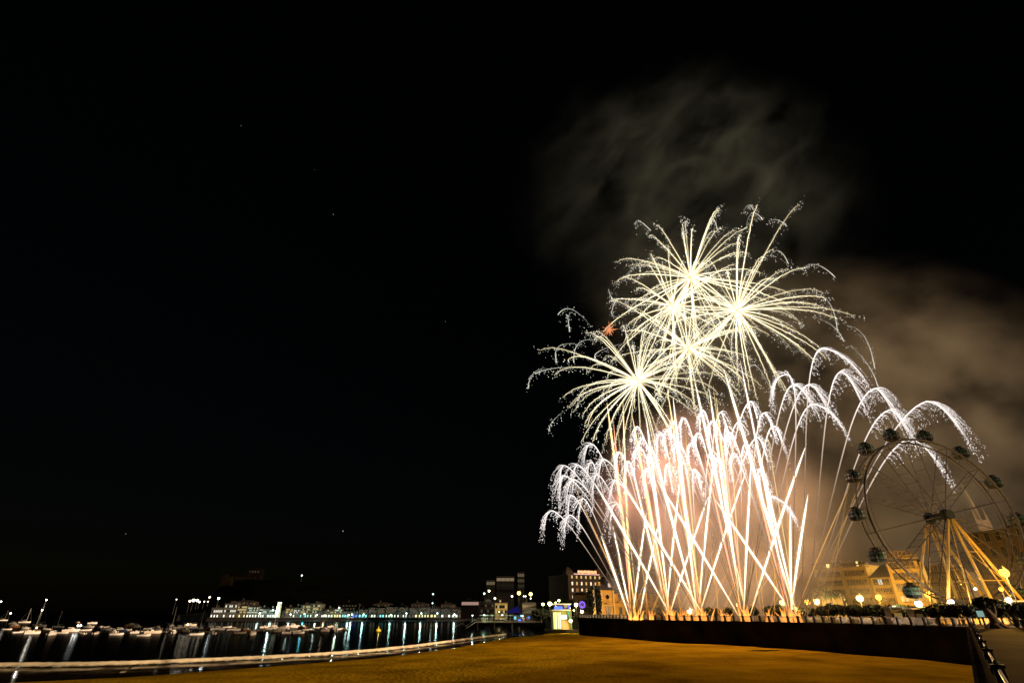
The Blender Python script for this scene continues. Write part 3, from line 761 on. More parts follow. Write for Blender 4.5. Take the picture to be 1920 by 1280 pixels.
# ------------------------------------------------------------------ smoke
def smoke(name, c, half, material, label, rz=0.0):
    me = bpy.data.meshes.new(name); bm = bmesh.new(); bmesh.ops.create_icosphere(bm, subdivisions=3, radius=1.0); bm.to_mesh(me); bm.free()
    me.materials.append(material)
    o = bpy.data.objects.new(name, me); COL.objects.link(o); o.location = c; o.scale = half; o.rotation_euler = (0, rz, 0)
    tag(o, label, "smoke", kind='stuff')
smoke("smoke", at(1345, 965, 134) , (36, 14, 34), smoke_mat("launch_smoke", (.98, .80, .74), 0.19, 2.8, 0.36, 1.0), "bright pinkish firework smoke hanging behind the comet trails")
smoke("smoke", at(1590, 940, 160), (36, 14, 40), smoke_mat("wheel_smoke", (.95, .86, .74), 0.003, 2.8, 0.38, 1.0, off=(3.1, 0, 1.7)), "warm brown smoke between the comet trails and the big wheel")
smoke("smoke", at(1670, 790, 262), (150, 30, 122), smoke_mat("drift_smoke", (.95, .86, .68), 0.034, 2.9, 0.43, 1.0, (1, 1, 1.3), off=(7.3, 2.1, 4.4)), "large brown bank of smoke drifting behind the big wheel", R(-20))
smoke("smoke", Vector((112, 130, 10)), (62, 62, 13), smoke_mat("low_smoke", (.95, .88, .72), 0.0014, 2.2, 0.30, 1.0), "low thin smoke lit amber by the street lamps round the big wheel")
smoke("smoke", at(1300, 345, 150), (78, 26, 92), smoke_mat("wisp_smoke", (.74, .92, .90), 0.009, 3.4, 0.46, 1.0, (1.5, 1.2, .85), dist=.9), "thin grey wisps of smoke above the golden bursts", R(35))
smoke("smoke", at(1330, 590, 132), (44, 16, 40), smoke_mat("burst_smoke", (.88, .92, .80), 0.016, 3.2, 0.42, 1.0), "faint greenish smoke among the golden bursts")

# ------------------------------------------------------------------ lamps
def lamp(name, px, py, Y, base_z, label, group, power, color=SODIUM, ball=0.45, strength=12, pole_r=0.09, arm=0.0, cat='street lamp', lrad=0.35, twin=False):
    p = at(px, py, Y); h = p.z - base_z
    root = empty(name, (p.x, p.y, base_z), label, cat, group)
    mb = MB(); mb.tube([(0, 0, 0), (0, 0, 0.9)], pole_r * 1.9, 8); mb.tube([(0, 0, .9), (0, 0, h - ball * .6)], [pole_r * 1.2, pole_r * .8], 8)
    mb.tube([(0, 0, h + ball * .7), (0, 0, h + ball * 1.5)], [ball * .8, ball * .15], 8)
    mb.build("pole", M_lampb, root)
    g = MB(); g.ball((0, 0, h), ball, 12, 8, 1.0)
    gcol = (1, .42, .035) if color[2] < .1 else color
    key = "lit_globe_%02d_%02d_%02d_%d" % (color[0] * 99, color[1] * 99, color[2] * 99, strength)
    g.build("globe", glow(key, gcol, strength), root, True)
    d = bpy.data.lights.new("lamp_light", 'POINT'); d.energy = power; d.color = color; d.shadow_soft_size = lrad
    o = bpy.data.objects.new("lamp_light", d); COL.objects.link(o); o.parent = root; o.location = (0, -ball * 1.6 - lrad, h - .1)
    return root
SW = (1.0, 0.62, 0.16)
RIGHT_LAMPS = [(1883, 1073, 84, 30000, SODIUM, .62, 30, 'brightest sodium street lamp, glaring beside the right leg of the big wheel'),
               (1877, 1104, 86, 1500, SODIUM, .28, 14, 'small amber lamp just below the brightest street lamp'),
               (1612, 1121, 170, 30000, (1, .62, .2), .95, 24, 'bright street lamp with a white-hot globe before the apartment blocks'),
               (1647, 1119, 165, 24000, SODIUM, .75, 16, 'amber street lamp right of the bright one before the apartment blocks'),
               (1740, 1114, 112, 24000, SODIUM, .55, 18, 'amber street lamp seen between the legs of the big wheel'),
               (1514, 1128, 170, 16000, (1, .60, .08), .75, 12, 'left one of two yellow lamps close together right of the comet trails'),
               (1531, 1127, 148, 9000, (1, .72, .25), .75, 14, 'right one of two yellow lamps close together right of the comet trails'),
               (1577, 1123, 185, 7000, SODIUM, .55, 8, 'dim amber lamp at the corner of the apartment block'),
               (1722, 1131, 92, 2600, (1, .85, .62), .50, 14, 'pale street lamp standing over the trees left of the wheel legs'),
               (1783, 1128, 90, 2200, (1, .88, .78), .42, 14, 'pinkish white street lamp under the middle of the big wheel'),
               (1677, 1138, 92, 900, (.9, 1, .45), .28, 10, 'small greenish lamp among the clipped trees'),
               (1891, 1124, 78, 1500, (1, .84, .78), .36, 14, 'pinkish white lamp near the right edge above the clipped trees'),
               (1386, 1133, 122, 2500, (1, .62, .18), .60, 14, 'orange lamp glowing at the foot of the fourth comet fan'),
               (1467, 1129, 120, 2500, (1, .66, .15), .55, 14, 'yellow lamp glowing behind the fifth comet fan'),
               (1490, 1140, 112, 1500, (1, .6, .2), .40, 12, 'small orange lamp at the foot of the fifth comet fan'),
               (1293, 1146, 132, 2500, (1, .72, .35), .50, 12, 'pale orange lamp behind the wall between the second and third fans'),
               (1286, 1094, 210, 1200, (1, .5, .15), .60, 3, 'faint orange lamp seen through the comet trails')]
for (px, py, Y, pw, c, b, st_, lb) in RIGHT_LAMPS:
    lamp("street_lamp", px, py, Y, PZ, lb, "street lamps along the promenade and the gardens", pw, c, b, min(7, st_ * .4) if c[2] < .3 else st_ * .6)
LEFT_LAMPS = [(1031, 1131, 200, 3000, (1, .95, .45), .62, 30, 'brightest greenish white lamp above the lit kiosk'), (1018, 1132, 215, 1200, (.85, 1, .3), .48, 12, 'green-yellow lamp left of the lit kiosk'),
              (1048, 1125, 216, 900, (.75, 1, .35), .42, 12, 'green lamp above the roof of the lit kiosk'), (1042, 1129, 218, 400, (.95, 1, .4), .32, 8, 'small yellow-green lamp close behind the kiosk roof'),
              (1080, 1133, 210, 2600, (1, .86, .5), .60, 24, 'white-hot lamp beside the purple disc'), (1091, 1146, 200, 2200, (1, .74, .3), .50, 18, 'warm lamp below the purple disc'),
              (1070, 1163, 186, 2600, (1, .86, .42), .48, 24, 'glaring lamp at the right-hand foot of the lit kiosk'), (1068, 1139, 195, 300, (1, 1, .6), .30, 8, 'small pale lamp at the right end of the kiosk roof'), (1076, 1143.5, 204, 200, (1, .95, .4), .30, 8, 'small yellowish lamp between the kiosk and the warm lamp'),
              (973, 1111, 330, 2500, (1, .62, .14), 1.05, 6, 'large orange lamp under the office tower on the slope'), (995, 1113, 330, 1600, (1, .85, .25), .95, 8, 'yellow lamp right of the office tower'),
              (917, 1107, 345, 600, (1, .85, .55), .62, 8, 'warm white lamp below the low office wing'), (908, 1112, 350, 300, (.7, .95, 1), .52, 6, 'bluish white lamp left of the office block'), (928, 1121, 330, 400, (1, .88, .55), .58, 6, 'pale lamp above the lit corner house'),
              (960, 1117, 330, 400, (.9, .92, 1), .52, 7, 'cool white lamp under the middle of the office block'), (995, 1121, 325, 200, (.9, .95, 1), .34, 6, 'tiny cool lamp under the yellow lamp'), (812, 1113, 430, 300, (.75, 1, .9), .58, 4, 'greenish lamp high above the old town roofs'),
              (811, 1130, 430, 200, (.8, 1, .9), .50, 4, 'dim greenish lamp directly under the high one'), (871, 1134, 400, 250, (.9, 1, .9), .52, 4, 'pale lamp over the pier stairs'), (410, 1121, 436, 500, (.85, 1, .95), .85, 8, 'white lamp at the left end of the harbour slope'),
              (566, 1078, 640, 200, (.8, .95, 1), .85, 5, 'single white lamp high on the dark hill'), (565, 1116.5, 560, 150, (.9, 1, 1), .6, 4, 'left of a pair of tiny lamps on the dark hill'), (568.5, 1116.5, 560, 150, (.9, 1, 1), .6, 4, 'right of a pair of tiny lamps on the dark hill'),
              (982, 1117, 325, 100, (1, 1, 1), .36, 5, 'left of two tiny white lamps below the office tower'), (985.5, 1117, 325, 100, (1, 1, 1), .36, 5, 'right of two tiny white lamps below the office tower')]
for (px, py, Y, pw, c, b, st_, lb) in LEFT_LAMPS:
    z = at(px, py, Y).z; base = PZ if px > 1010 else max(QZ, z - 6.5)
    if px == 1070: base = 1.3
    lamp("street_lamp", px, py, Y, base, lb, "lamps of the town and the hill on the left", pw, c, b, st_)

GW, TEAL = (.70, 1, .86), (.20, .9, 1)
QL = [(487, 1149, 700, GW), (512, 1143, 4200, GW), (545, 1151, 1000, GW), (571, 1150, 1100, TEAL), (594, 1152, 900, GW), (609, 1153, 500, (1, .7, .4)), (636, 1139, 1900, (.80, 1, .75)),
      (654, 1152, 900, GW), (660, 1151, 1500, (.6, 1, .95)), (682, 1151, 1300, (.6, 1, .95)), (733, 1152, 900, (.55, 1, .9)), (762, 1149, 1500, (.6, 1, .92)), (790, 1149, 1600, (.6, 1, .92)),
      (820, 1149, 1700, (.6, 1, .92)), (852, 1151, 1300, (.75, 1, .9))]
for i, (px, py, pw, c) in enumerate(QL):
    lamp("quay_lamp", px, py, 437.5, QZ, "lamp on the harbour quay, %s from the left, its light streaking the water" % ordw(i), "lamps along the harbour quay", pw * 2.6, c, 0.5, 9, 0.08, cat='street lamp', lrad=0.6)
for i, (px, py, Y, pw, c) in enumerate([(886, 1153, 236, 700, (.75, 1, .85)), (908, 1152, 236, 1500, (.6, 1, .6)), (942, 1152, 236, 800, (.9, 1, .7)), (980, 1154, 236, 500, (1, .95, .8))]):
    lamp("pier_lamp", px, py, Y, 3.0, "low lamp on the pier deck, %s from the left" % ordw(i), "lamps along the pier", pw, c, 0.22, 8, 0.05, cat='pier lamp')

# ------------------------------------------------------------------ buildings
def win_mesh(w, h, frame_m, pane_m, name="window"):
    fr = MB(); t = .14
    for (x, z, a, b) in ((0, h / 2 - t / 2, w, t), (0, -h / 2 + t / 2, w, t), (-w / 2 + t / 2, 0, t, h - 2 * t), (w / 2 - t / 2, 0, t, h - 2 * t), (0, 0, .07, h - 2 * t)): fr.box((x, -.05, z), (a, .12, b))
    fr.box((0, -.12, -h / 2 - .06), (w + .3, .26, .12))
    return fr, pane_m
def facade(name, label, cat, px0, px1, Y0, Y1, z0, h, depth, wall_m, rows, cols, win=(1.2, 1.7), group=None, lit=None, roof='flat', roof_m=None, first=1.6, fh=3.2, simple=False,
           frame_m=None, pane_m=None, balc=None, shop=None, skip=None, cornice=.45, margin=1.0):
    A = Vector((hx(px0, Y0), Y0, z0)); B = Vector((hx(px1, Y1), Y1, z0)); d = B - A; Wd = d.length
    root = empty(name, A, label, cat, group, math.atan2(d.y, d.x))
    mb = MB(); mb.box((Wd / 2, depth / 2, h / 2), (Wd, depth, h)); mb.build("wall", wall_m, root)
    rm = roof_m or mat("dark_roof", (.035, .028, .024), .8, (1.5, .4))
    r = MB()
    if roof == 'flat':
        r.box((Wd / 2, depth / 2, h + .22), (Wd + cornice * 2, depth + cornice * 2, .44)); r.box((Wd * .35, depth * .5, h + 1.2), (Wd * .25, depth * .3, 1.6)); r.box((Wd * .72, depth * .45, h + .9), (Wd * .12, depth * .2, 1.0))
    else:
        e = cornice; hh = h + roof if not isinstance(roof, str) else h + 2.2
        i_ = min(depth, Wd) * .38
        r.add([(-e, -e, h), (Wd + e, -e, h), (Wd + e, depth + e, h), (-e, depth + e, h), (i_, depth / 2, hh), (Wd - i_, depth / 2, hh)], [(0, 1, 5, 4), (1, 2, 5), (2, 3, 4, 5), (3, 0, 4), (3, 2, 1, 0)])
    ro = r.build("roof", rm, root)
    if roof != 'flat':
        c = MB(); c.box((Wd * .3, depth * .4, h + 1.6), (.8, .8, 2.2)); c.build("chimney", wall_m, ro)
    pm = pane_m or M_glassd; fm = frame_m or mat("pale_frame", (.30, .19, .04), .6)
    protos = {}
    step = (Wd - 2 * margin) / max(1, cols)
    for i in range(rows):
        for j in range(cols):
            if skip and (i, j) in skip: continue
            x = margin + step * (j + .5); z = first + fh * i
            lm = lit(i, j) if lit else None
            m = lm or pm
            if m.name not in protos:
                if simple:
                    o = MB().box((0, -.05, 0), (win[0], .12, win[1])).build("window", m, root); protos[m.name] = (o, None)
                else:
                    fr, _ = win_mesh(win[0], win[1], fm, m); o = fr.build("window", fm, root)
                    p = MB().box((0, -.02, 0), (win[0] - .2, .05, win[1] - .2)).build("pane", m, o); protos[m.name] = (o, p)
                o.location = (x, 0, z)
            else:
                so, sp = protos[m.name]; o = link_copy(so, root); o.location = (x, 0, z)
                if sp: link_copy(sp, o)
    if balc:
        bp = None
        for i in range(rows):
            for (x0, x1) in balc:
                if i == 0 and first > 2.5: pass
                z = fh * i + first - win[1] / 2 - .25
                if z < .8: continue
                if bp is None:
                    b = MB(); b.box(((x1 - x0) / 2, -.62, 0), (x1 - x0, 1.2, .2)); b.box(((x1 - x0) / 2, -1.18, .95), (x1 - x0, .06, .08))
                    n = int((x1 - x0) / .35)
                    for q in range(n + 1): b.box(((x1 - x0) * q / n, -1.18, .5), (.05, .05, .82))
                    bp = b.build("balcony", wall_m, root); o = bp
                else: o = link_copy(bp, root)
                o.location = (x0, 0, z)
    if shop:
        for (a, b, m) in shop:
            MB().box(((a + b) / 2 * Wd, -.10, 1.25), ((b - a) * Wd, .16, 1.5)).build("shop_window", m, root)
    return root
def wcol(n, c, a=.35): return mat(n, c, .85, (.5, a))
G_ = lambda n, c, s: glow(n, c, s)
Lw, Lg, Ly, Lp, Lb, Lt, Lr = (G_("lit_white", (1, .97, .80), .9), G_("lit_green_white", (.85, 1, .78), .6), G_("lit_yellow", (1, .78, .32), .5), G_("lit_pink", (1, .62, .48), .45), G_("lit_blue", (.12, .22, 1), 1.6),
                      G_("lit_teal", (.25, .9, 1), .9), G_("lit_dim", (1, .72, .40), .12))
SHOPS = {}
Lww, Ldim2 = G_("shop_glare", (.95, 1, .82), 1.8), G_("lit_dim_cool", (.8, .85, .7), .10)
rq = random.Random(5)
SHOPS = {Ly: G_('shop_yellow', (1, .84, .36), 1.7), Lt: G_('shop_teal', (.28, 1, .92), 1.5), Lg: G_('shop_green', (.80, 1, .68), 1.6), Lw: G_('shop_white', (1, .96, .8), 1.6)}
HOUSES = [ # px0 px1 top rows cols wall roof lit material probability shop
 (396, 418, 1138, 1, 6, (.30, .29, .26), 'flat', Lw, .8, Lw), (419, 443, 1130, 2, 6, (.34, .33, .28), 'flat', Lw, .75, Lw), (444, 462, 1131, 3, 7, (.42, .38, .26), 'hip', Ly, .8, Ly), (463, 484, 1133, 3, 7, (.42, .40, .28), 'hip', Lg, .7, Lww),
 (485, 501, 1137, 3, 6, (.50, .50, .42), 'hip', Lg, .6, Lww), (502, 516, 1138, 2, 5, (.50, .50, .42), 'hip', Lg, .5, Lww), (529, 534, 1140, 2, 2, (.2, .2, .18), 'hip', Ldim2, .4, Lr), (535, 549, 1136, 3, 5, (.36, .32, .22), 'hip', Ly, .45, Lr), (550, 562, 1135, 3, 4, (.40, .38, .34), 'hip', Lw, .3, Lw),
 (563, 581, 1133, 3, 6, (.34, .30, .2), 'flat', Ly, .5, Lt), (582, 600, 1131, 3, 6, (.34, .30, .2), 'flat', Ly, .55, Lg), (601, 609, 1140, 2, 3, (.16, .14, .12), 'hip', Ldim2, .5, Lw), (610, 626, 1138, 2, 5, (.28, .26, .18), 'hip', Ly, .35, Lg), (627, 641, 1137, 2, 5, (.34, .32, .22), 'hip', Lg, .35, Ly),
 (642, 655, 1142, 2, 4, (.22, .2, .16), 'hip', Ldim2, .5, Lt), (656, 672, 1141, 2, 5, (.2, .2, .18), 'hip', Lr, .5, Lb), (673, 690, 1138, 2, 5, (.24, .22, .18), 'hip', Lr, .5, Lt), (691, 706, 1134, 4, 5, (.26, .22, .16), 'hip', Lr, .8, Lg), (707, 722, 1135, 4, 5, (.26, .22, .16), 'hip', Lr, .8, Lt),
 (723, 744, 1133, 4, 6, (.22, .18, .13), 'hip', Lr, .8, Lg), (745, 765, 1134, 4, 6, (.22, .18, .13), 'hip', Lr, .7, Lw), (766, 784, 1135, 4, 5, (.16, .12, .1), 'hip', Lr, .7, Ly), (785, 806, 1134, 4, 6, (.18, .14, .1), 'hip', Lr, .7, Ly), (807, 826, 1136, 3, 5, (.15, .11, .09), 'hip', Lr, .7, Ly), (827, 846, 1136, 3, 5, (.15, .11, .1), 'hip', Lr, .6, Lw), (847, 866, 1137, 3, 5, (.14, .1, .09), 'hip', Lr, .6, Lg)]
for i, (a, b, top, rows, cols, wc, rf, lm, pr, sh) in enumerate(HOUSES):
    Y = 446; H_ = at((a + b) / 2, top, Y).z - QZ - (0.5 if rf == 'flat' else 1.6)
    H_ = max(3.6, H_); fh = (H_ - 3.0) / rows if rows > 1 else 3.0
    lt = (lambda pr, lm, seed: (lambda i_, j_, q=random.Random(seed): lm if q.random() < pr else None))(pr, lm, i)
    n = max(3, cols // 2 + 1)
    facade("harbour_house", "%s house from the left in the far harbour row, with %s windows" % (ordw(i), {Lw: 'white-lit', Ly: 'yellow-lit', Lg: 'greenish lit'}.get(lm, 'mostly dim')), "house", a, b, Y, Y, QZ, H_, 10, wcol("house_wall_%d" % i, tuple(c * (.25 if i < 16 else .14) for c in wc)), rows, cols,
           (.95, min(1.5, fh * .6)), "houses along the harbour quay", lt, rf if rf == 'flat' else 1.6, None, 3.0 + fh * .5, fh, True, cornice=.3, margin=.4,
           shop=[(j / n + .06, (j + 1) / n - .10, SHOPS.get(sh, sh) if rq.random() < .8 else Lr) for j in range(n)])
# lit harbour tower
tw = empty("harbour_tower", (hx(521.5, 441), 441, QZ), "white floodlit tower on the harbour quay, the brightest thing on the far shore", "tower")
m_ = MB(); h_ = at(521, 1131, 441).z - QZ; m_.loft([[(r_ * math.cos(q * math.pi / 4), r_ * math.sin(q * math.pi / 4), z) for q in range(8)] for r_, z in ((2.1, 0), (1.7, h_ * .7), (1.9, h_ * .72), (1.5, h_))]); m_.build("shaft", mat("tower_white", (.38, .40, .30), .8), tw)
MB().box((0, 0, h_ + .5), (2.2, 2.2, 1.0)).build("lantern", G_("tower_lantern", (.95, 1, .65), 2.2), tw)
MB().box((0.4, -2.2, 2.6), (1.6, .3, 3.6)).build("floodlight", Lww, tw)
# upper terrace lights of the old town: a second row behind, dimmer
for i, (a, b, top) in enumerate(((436, 470, 1124), (640, 668, 1128), (700, 730, 1128), (770, 800, 1128), (826, 850, 1129))):
    z1 = at((a + b) / 2, top, 470).z
    facade("old_town_house", "dim old house behind the quay row, %s from the left in the back row" % ordw(i), "house", a, b, 470, 470, QZ, z1 - QZ - 1.4, 12, wcol("old_wall", (.035, .026, .02)), 2, 9, (.8, 1.0), "old houses behind the quay row",
           lambda i_, j_: Lr if (i_ + j_) % 2 else None, 1.4, None, z1 - QZ - 5.0, 2.2, True, margin=.5)
# castle on the hill
c0 = at(478, 1080, 690); cs = empty("hilltop_castle", (c0.x, 690, c0.z - 3), "faint stone castle keep on top of the dark hill", "castle")
m_ = MB(); m_.box((0, 0, 5), (17, 10, 12)); m_.box((-8, 0, 4), (6, 12, 9)); [m_.box((-7 + q * 2.8, -4.8, 11.6), (1.4, .6, 1.4)) for q in range(6)]
m_.build("keep", mat("castle_stone", (.004, .003, .0022), 1.0, (.3, .3), spec=0.0), cs)
for q in range(4): o = MB().box((-5.5 + q * 3.6, -5.1, 8), (1.6, .3, 2.2)).build("window", G_("castle_lit", (1, .6, .42), .05), cs)
c0 = at(426, 1089, 600); cb = MB(); cb.box((0, 0, 0), (11, 6, 9)); cb.box((16, 2, 3), (26, 3, 2.4)); cb.box((-3, 0, 5), (4, 5, 3))
o = cb.build("rampart", mat("rampart_stone", (.008, .006, .002), 1.0, (.2, .4), spec=0.0)); o.location = c0; tag(o, 'low ruined rampart on the left shoulder of the dark hill', 'rampart')
# breakwater with lamps at the far left
bw = MB(); a0 = hx(340, 470); a1 = hx(396, 470)
bw.loft([[(a0, 466, -1), (a0, 474, -1), (a0, 472, 4.5), (a0, 468, 4.5)], [(a1, 466, -1), (a1, 474, -1), (a1, 472, 6.5), (a1, 468, 6.5)]]); o = bw.build("breakwater", mat("quay_stone", (0, 0, 0))); tag(o, 'dark harbour breakwater with a row of lamps at its end', 'breakwater')
for i, (px, py, b, s_) in enumerate([(331, 1123, .5, 4), (356, 1126, .75, 8), (363, 1124.5, 1.1, 10), (370, 1125, .9, 8), (374, 1127.5, .7, 8), (383, 1127, .5, 5), (390, 1127, .5, 5), (393, 1119, .7, 6)]):
    lamp("breakwater_lamp", px, py, 468, 4.5 if px < 380 else 6.0, "lamp at the harbour mouth, %s from the left in its small row" % ordw(i), "lamps on the breakwater", 120, (1, .86, .62), b, s_, .08, cat='street lamp', lrad=.5)

# modern office block on the slope
ofw = wcol("office_wall", (.004, .0036, .0034))
def office(label, a, b, top, bot, rows, fh, strength, z0=2.5):
    Y = 380; zt = at((a + b) / 2, top, Y).z; A = hx(a, Y); B = hx(b, Y)
    # pixel columns lean towards the picture's middle high up, so move the block by its own lean
    A = at(a, (top + bot) / 2, Y).x; B = at(b, (top + bot) / 2, Y).x
    root = empty("office_block", (A, Y, z0), label, "office building", "office blocks on the slope")
    MB().box(((B - A) / 2, 7, (zt - z0) / 2), (B - A, 14, zt - z0)).build("wall", ofw, root); MB().box(((B - A) / 2, 7, zt - z0 + .2), (B - A + .6, 14.6, .4)).build("roof", M_dark, root)
    n = max(3, int((B - A) / 2.6))
    for r_ in range(rows):
        st_ = strength[min(r_, len(strength) - 1)]
        g = G_("office_lit_%d" % int(st_ * 1000), (1, .74, .42), st_)
        for j in range(n):
            MB().box(((B - A) * (j + .5) / n, -.08, zt - z0 - 1.6 - fh * r_), ((B - A) / n - .18, .16, 1.9)).build("window", g, root)
office("low office wing with one strip of lit windows, left of the office block", 912, 928, 1088, 1098, 2, 3.6, (.13, .006))
office("long office block with a bright strip of windows on the slope", 931, 964, 1081, 1098, 3, 3.5, (.20, .012, .004))
office("narrow office tower with four dim stacked windows", 970.5, 983, 1073, 1100, 4, 3.4, (.12, .06, .03, .01))

# low lit houses behind the pier
facade("town_house", "narrow town house with floodlit yellow front behind the pier", "house", 928, 951, 300, 300, 3, at(940, 1130, 300).z - 3, 10, wcol("town_yellow", (.40, .32, .12)), 3, 6, (.8, 1.4), "town houses behind the pier", lambda i, j: Ly if (i * 3 + j) % 4 == 0 else None, 'flat', None, 3.4, 2.4, True, margin=.3)
facade("town_house", "pale low house with two rows of arches above the white tent", "house", 980, 1006, 300, 300, 3, at(990, 1131, 300).z - 3, 10, wcol("town_pale", (.34, .32, .22)), 2, 7, (.7, 1.3), "town houses behind the pier", lambda i, j: Lr, 1.2, None, 4.6, 2.6, True, margin=.3)
facade("town_house", "dark house with a row of pinkish lit windows over the pier stairs", "house", 864, 898, 330, 330, 3, at(880, 1127, 330).z - 3, 10, wcol("town_dark", (.06, .045, .04)), 1, 11, (.7, 1.6), "town houses behind the pier", lambda i, j: Lp, 'flat', None, at(880, 1130, 330).z - 3.2, 2.6, True, margin=.3)
facade("town_house", "unlit dark house between the pink-lit house and the yellow front", "house", 900, 926, 335, 335, 3, at(912, 1128, 335).z - 3, 10, wcol("town_dark", (.06, .045, .04)), 2, 6, (.7, 1.2), "town houses behind the pier", lambda i, j: Lr if (i + j) % 3 == 0 else None, 1.4, None, 3.8, 2.8, True, margin=.3)
lampfront = lamp("street_lamp", 936, 1146, 292, 3, "lamp in front of the narrow yellow house", "lamps of the town and the hill on the left", 900, (1, .8, .35), .3, 8)
def tent(label, px, py, Y, w_, h_, color, em):
    p = at(px, py, Y); o = empty("party_tent", (p.x, Y, 3.0), label, "tent")
    z = p.z - 3.0
    t = MB(); t.add([(-w_ / 2, -2, z), (w_ / 2, -2, z), (w_ / 2, 2, z), (-w_ / 2, 2, z), (w_ * .28, 0, z + h_)], [(0, 1, 4), (1, 2, 4), (2, 3, 4), (3, 0, 4), (3, 2, 1, 0)]); t.build("canopy", em if em else mat("white_canvas", color, .8), o)
    q = MB()
    for x in (-w_ / 2 + .1, w_ / 2 - .1):
        for y in (-1.9, 1.9): q.tube([(x, y, 0), (x, y, z)], .05)
    q.build("frame", M_rail, o)
tent("dark blue pointed tent on the pier", 962, 1148, 246, 6.4, 2.6, (.05, .05, .4), G_("blue_canvas", (.05, .04, .5), .16))
tent("white pointed tent right of the blue one", 988, 1149, 246, 4.6, 1.9, (.6, .55, .45), None)
for i, (px, py, w_, h_, g, lb) in enumerate(((966, 1158, .9, 1.1, Lt, 'teal lit stall front on the pier'), (978.5, 1154, 1.1, .6, G_("lit_cyan", (.2, .75, 1), 2.2), 'cyan lit stall sign under the white tent'), (974.5, 1163, 1.1, .5, G_("lit_royal", (.06, .18, 1), 3.0), 'royal blue light on the edge of the pier'), (992, 1157, .9, .6, G_("lit_sky", (.1, .25, 1), 1.2), 'blue lit stall front right of the cyan sign'))):
    p = at(px, py, 236); r_ = empty("market_stall", (p.x, 238.2, 3.0), lb, "stall", "lit stalls on the pier")
    MB().box((0, .9, 1.1), (w_ + .7, 1.5, 2.2)).build("booth", mat("stall_wall", (.05, .05, .06), .7), r_); MB().box((0, .06, max(.4, p.z - 3)), (w_, .16, h_)).build("light_panel", g, r_)
# pier
pr_ = empty("pier", (0, 236, 0), "long pier deck on slim posts with stairs down to the water", "pier")
x0, x1 = at(893, 1163, 236).x, at(1012, 1163, 236).x
m_ = MB(); m_.box(((x0 + x1) / 2, 4, 2.75), (x1 - x0, 9, .5)); m_.build("deck", mat("pier_deck", (.22, .15, .12), .8, (1, .3)), pr_)
m_ = MB(); m_.tube([(x0, -.3, 4.0), (x1, -.3, 4.0)], .05); m_.tube([(x0, -.3, 3.5), (x1, -.3, 3.5)], .04)
for q in range(34): m_.box((x0 + (x1 - x0) * q / 33, -.3, 3.5), (.05, .05, 1.0))
m_.build("railing", mat("pier_rail", (.30, .20, .16), .6), pr_)
for px in (896, 927, 960): MB().tube([(at(px, 1165, 236).x, .4, -2), (at(px, 1165, 236).x, .4, 2.5)], .32, 8).build("post", mat("pier_post", (.10, .09, .07), .8), pr_)
xs0 = at(868, 1160, 236).x
for (xa, za, xb, zb) in ((x0, 2.9, x0 - 4.2, .4), (x0 - 9.5, .6, x0 - 5.2, 2.7)):
    m_ = MB(); n = 9
    for q in range(n): m_.box((xa + (xb - xa) * q / n, .6, za + (zb - za) * q / n), (.55, 1.6, .12))
    m_.tube([(xa, -.3, za + .95), (xb, -.3, zb + .95)], .05); m_.tube([(xa, -.3, za - .1), (xb, -.3, zb - .1)], .09); m_.build("stairs", mat("pier_rail", (0, 0, 0)), pr_)
for i in range(14):                              # masts and stands of the terrace on the pier, drawn as small parasols
    px = 902 + i * 4.5 + rq.uniform(-1, 1); p = at(px, 1154, 241)
    r_ = empty("cafe_parasol", (p.x, 241 + rq.uniform(-2, 2), 3.0), "small pale parasol in the row on the pier terrace", "parasol", "parasols on the pier terrace")
    MB().tube([(0, 0, 0), (0, 0, 2.1)], .04).build("pole", M_rail, r_)
    MB().loft([[(1.0 * math.cos(q * math.pi / 4), 1.0 * math.sin(q * math.pi / 4), 1.95) for q in range(8)], [(.08 * math.cos(q * math.pi / 4), .08 * math.sin(q * math.pi / 4), 2.45) for q in range(8)]]).build("canopy", mat("parasol_cloth", (.5, .5, .45), .8), r_)

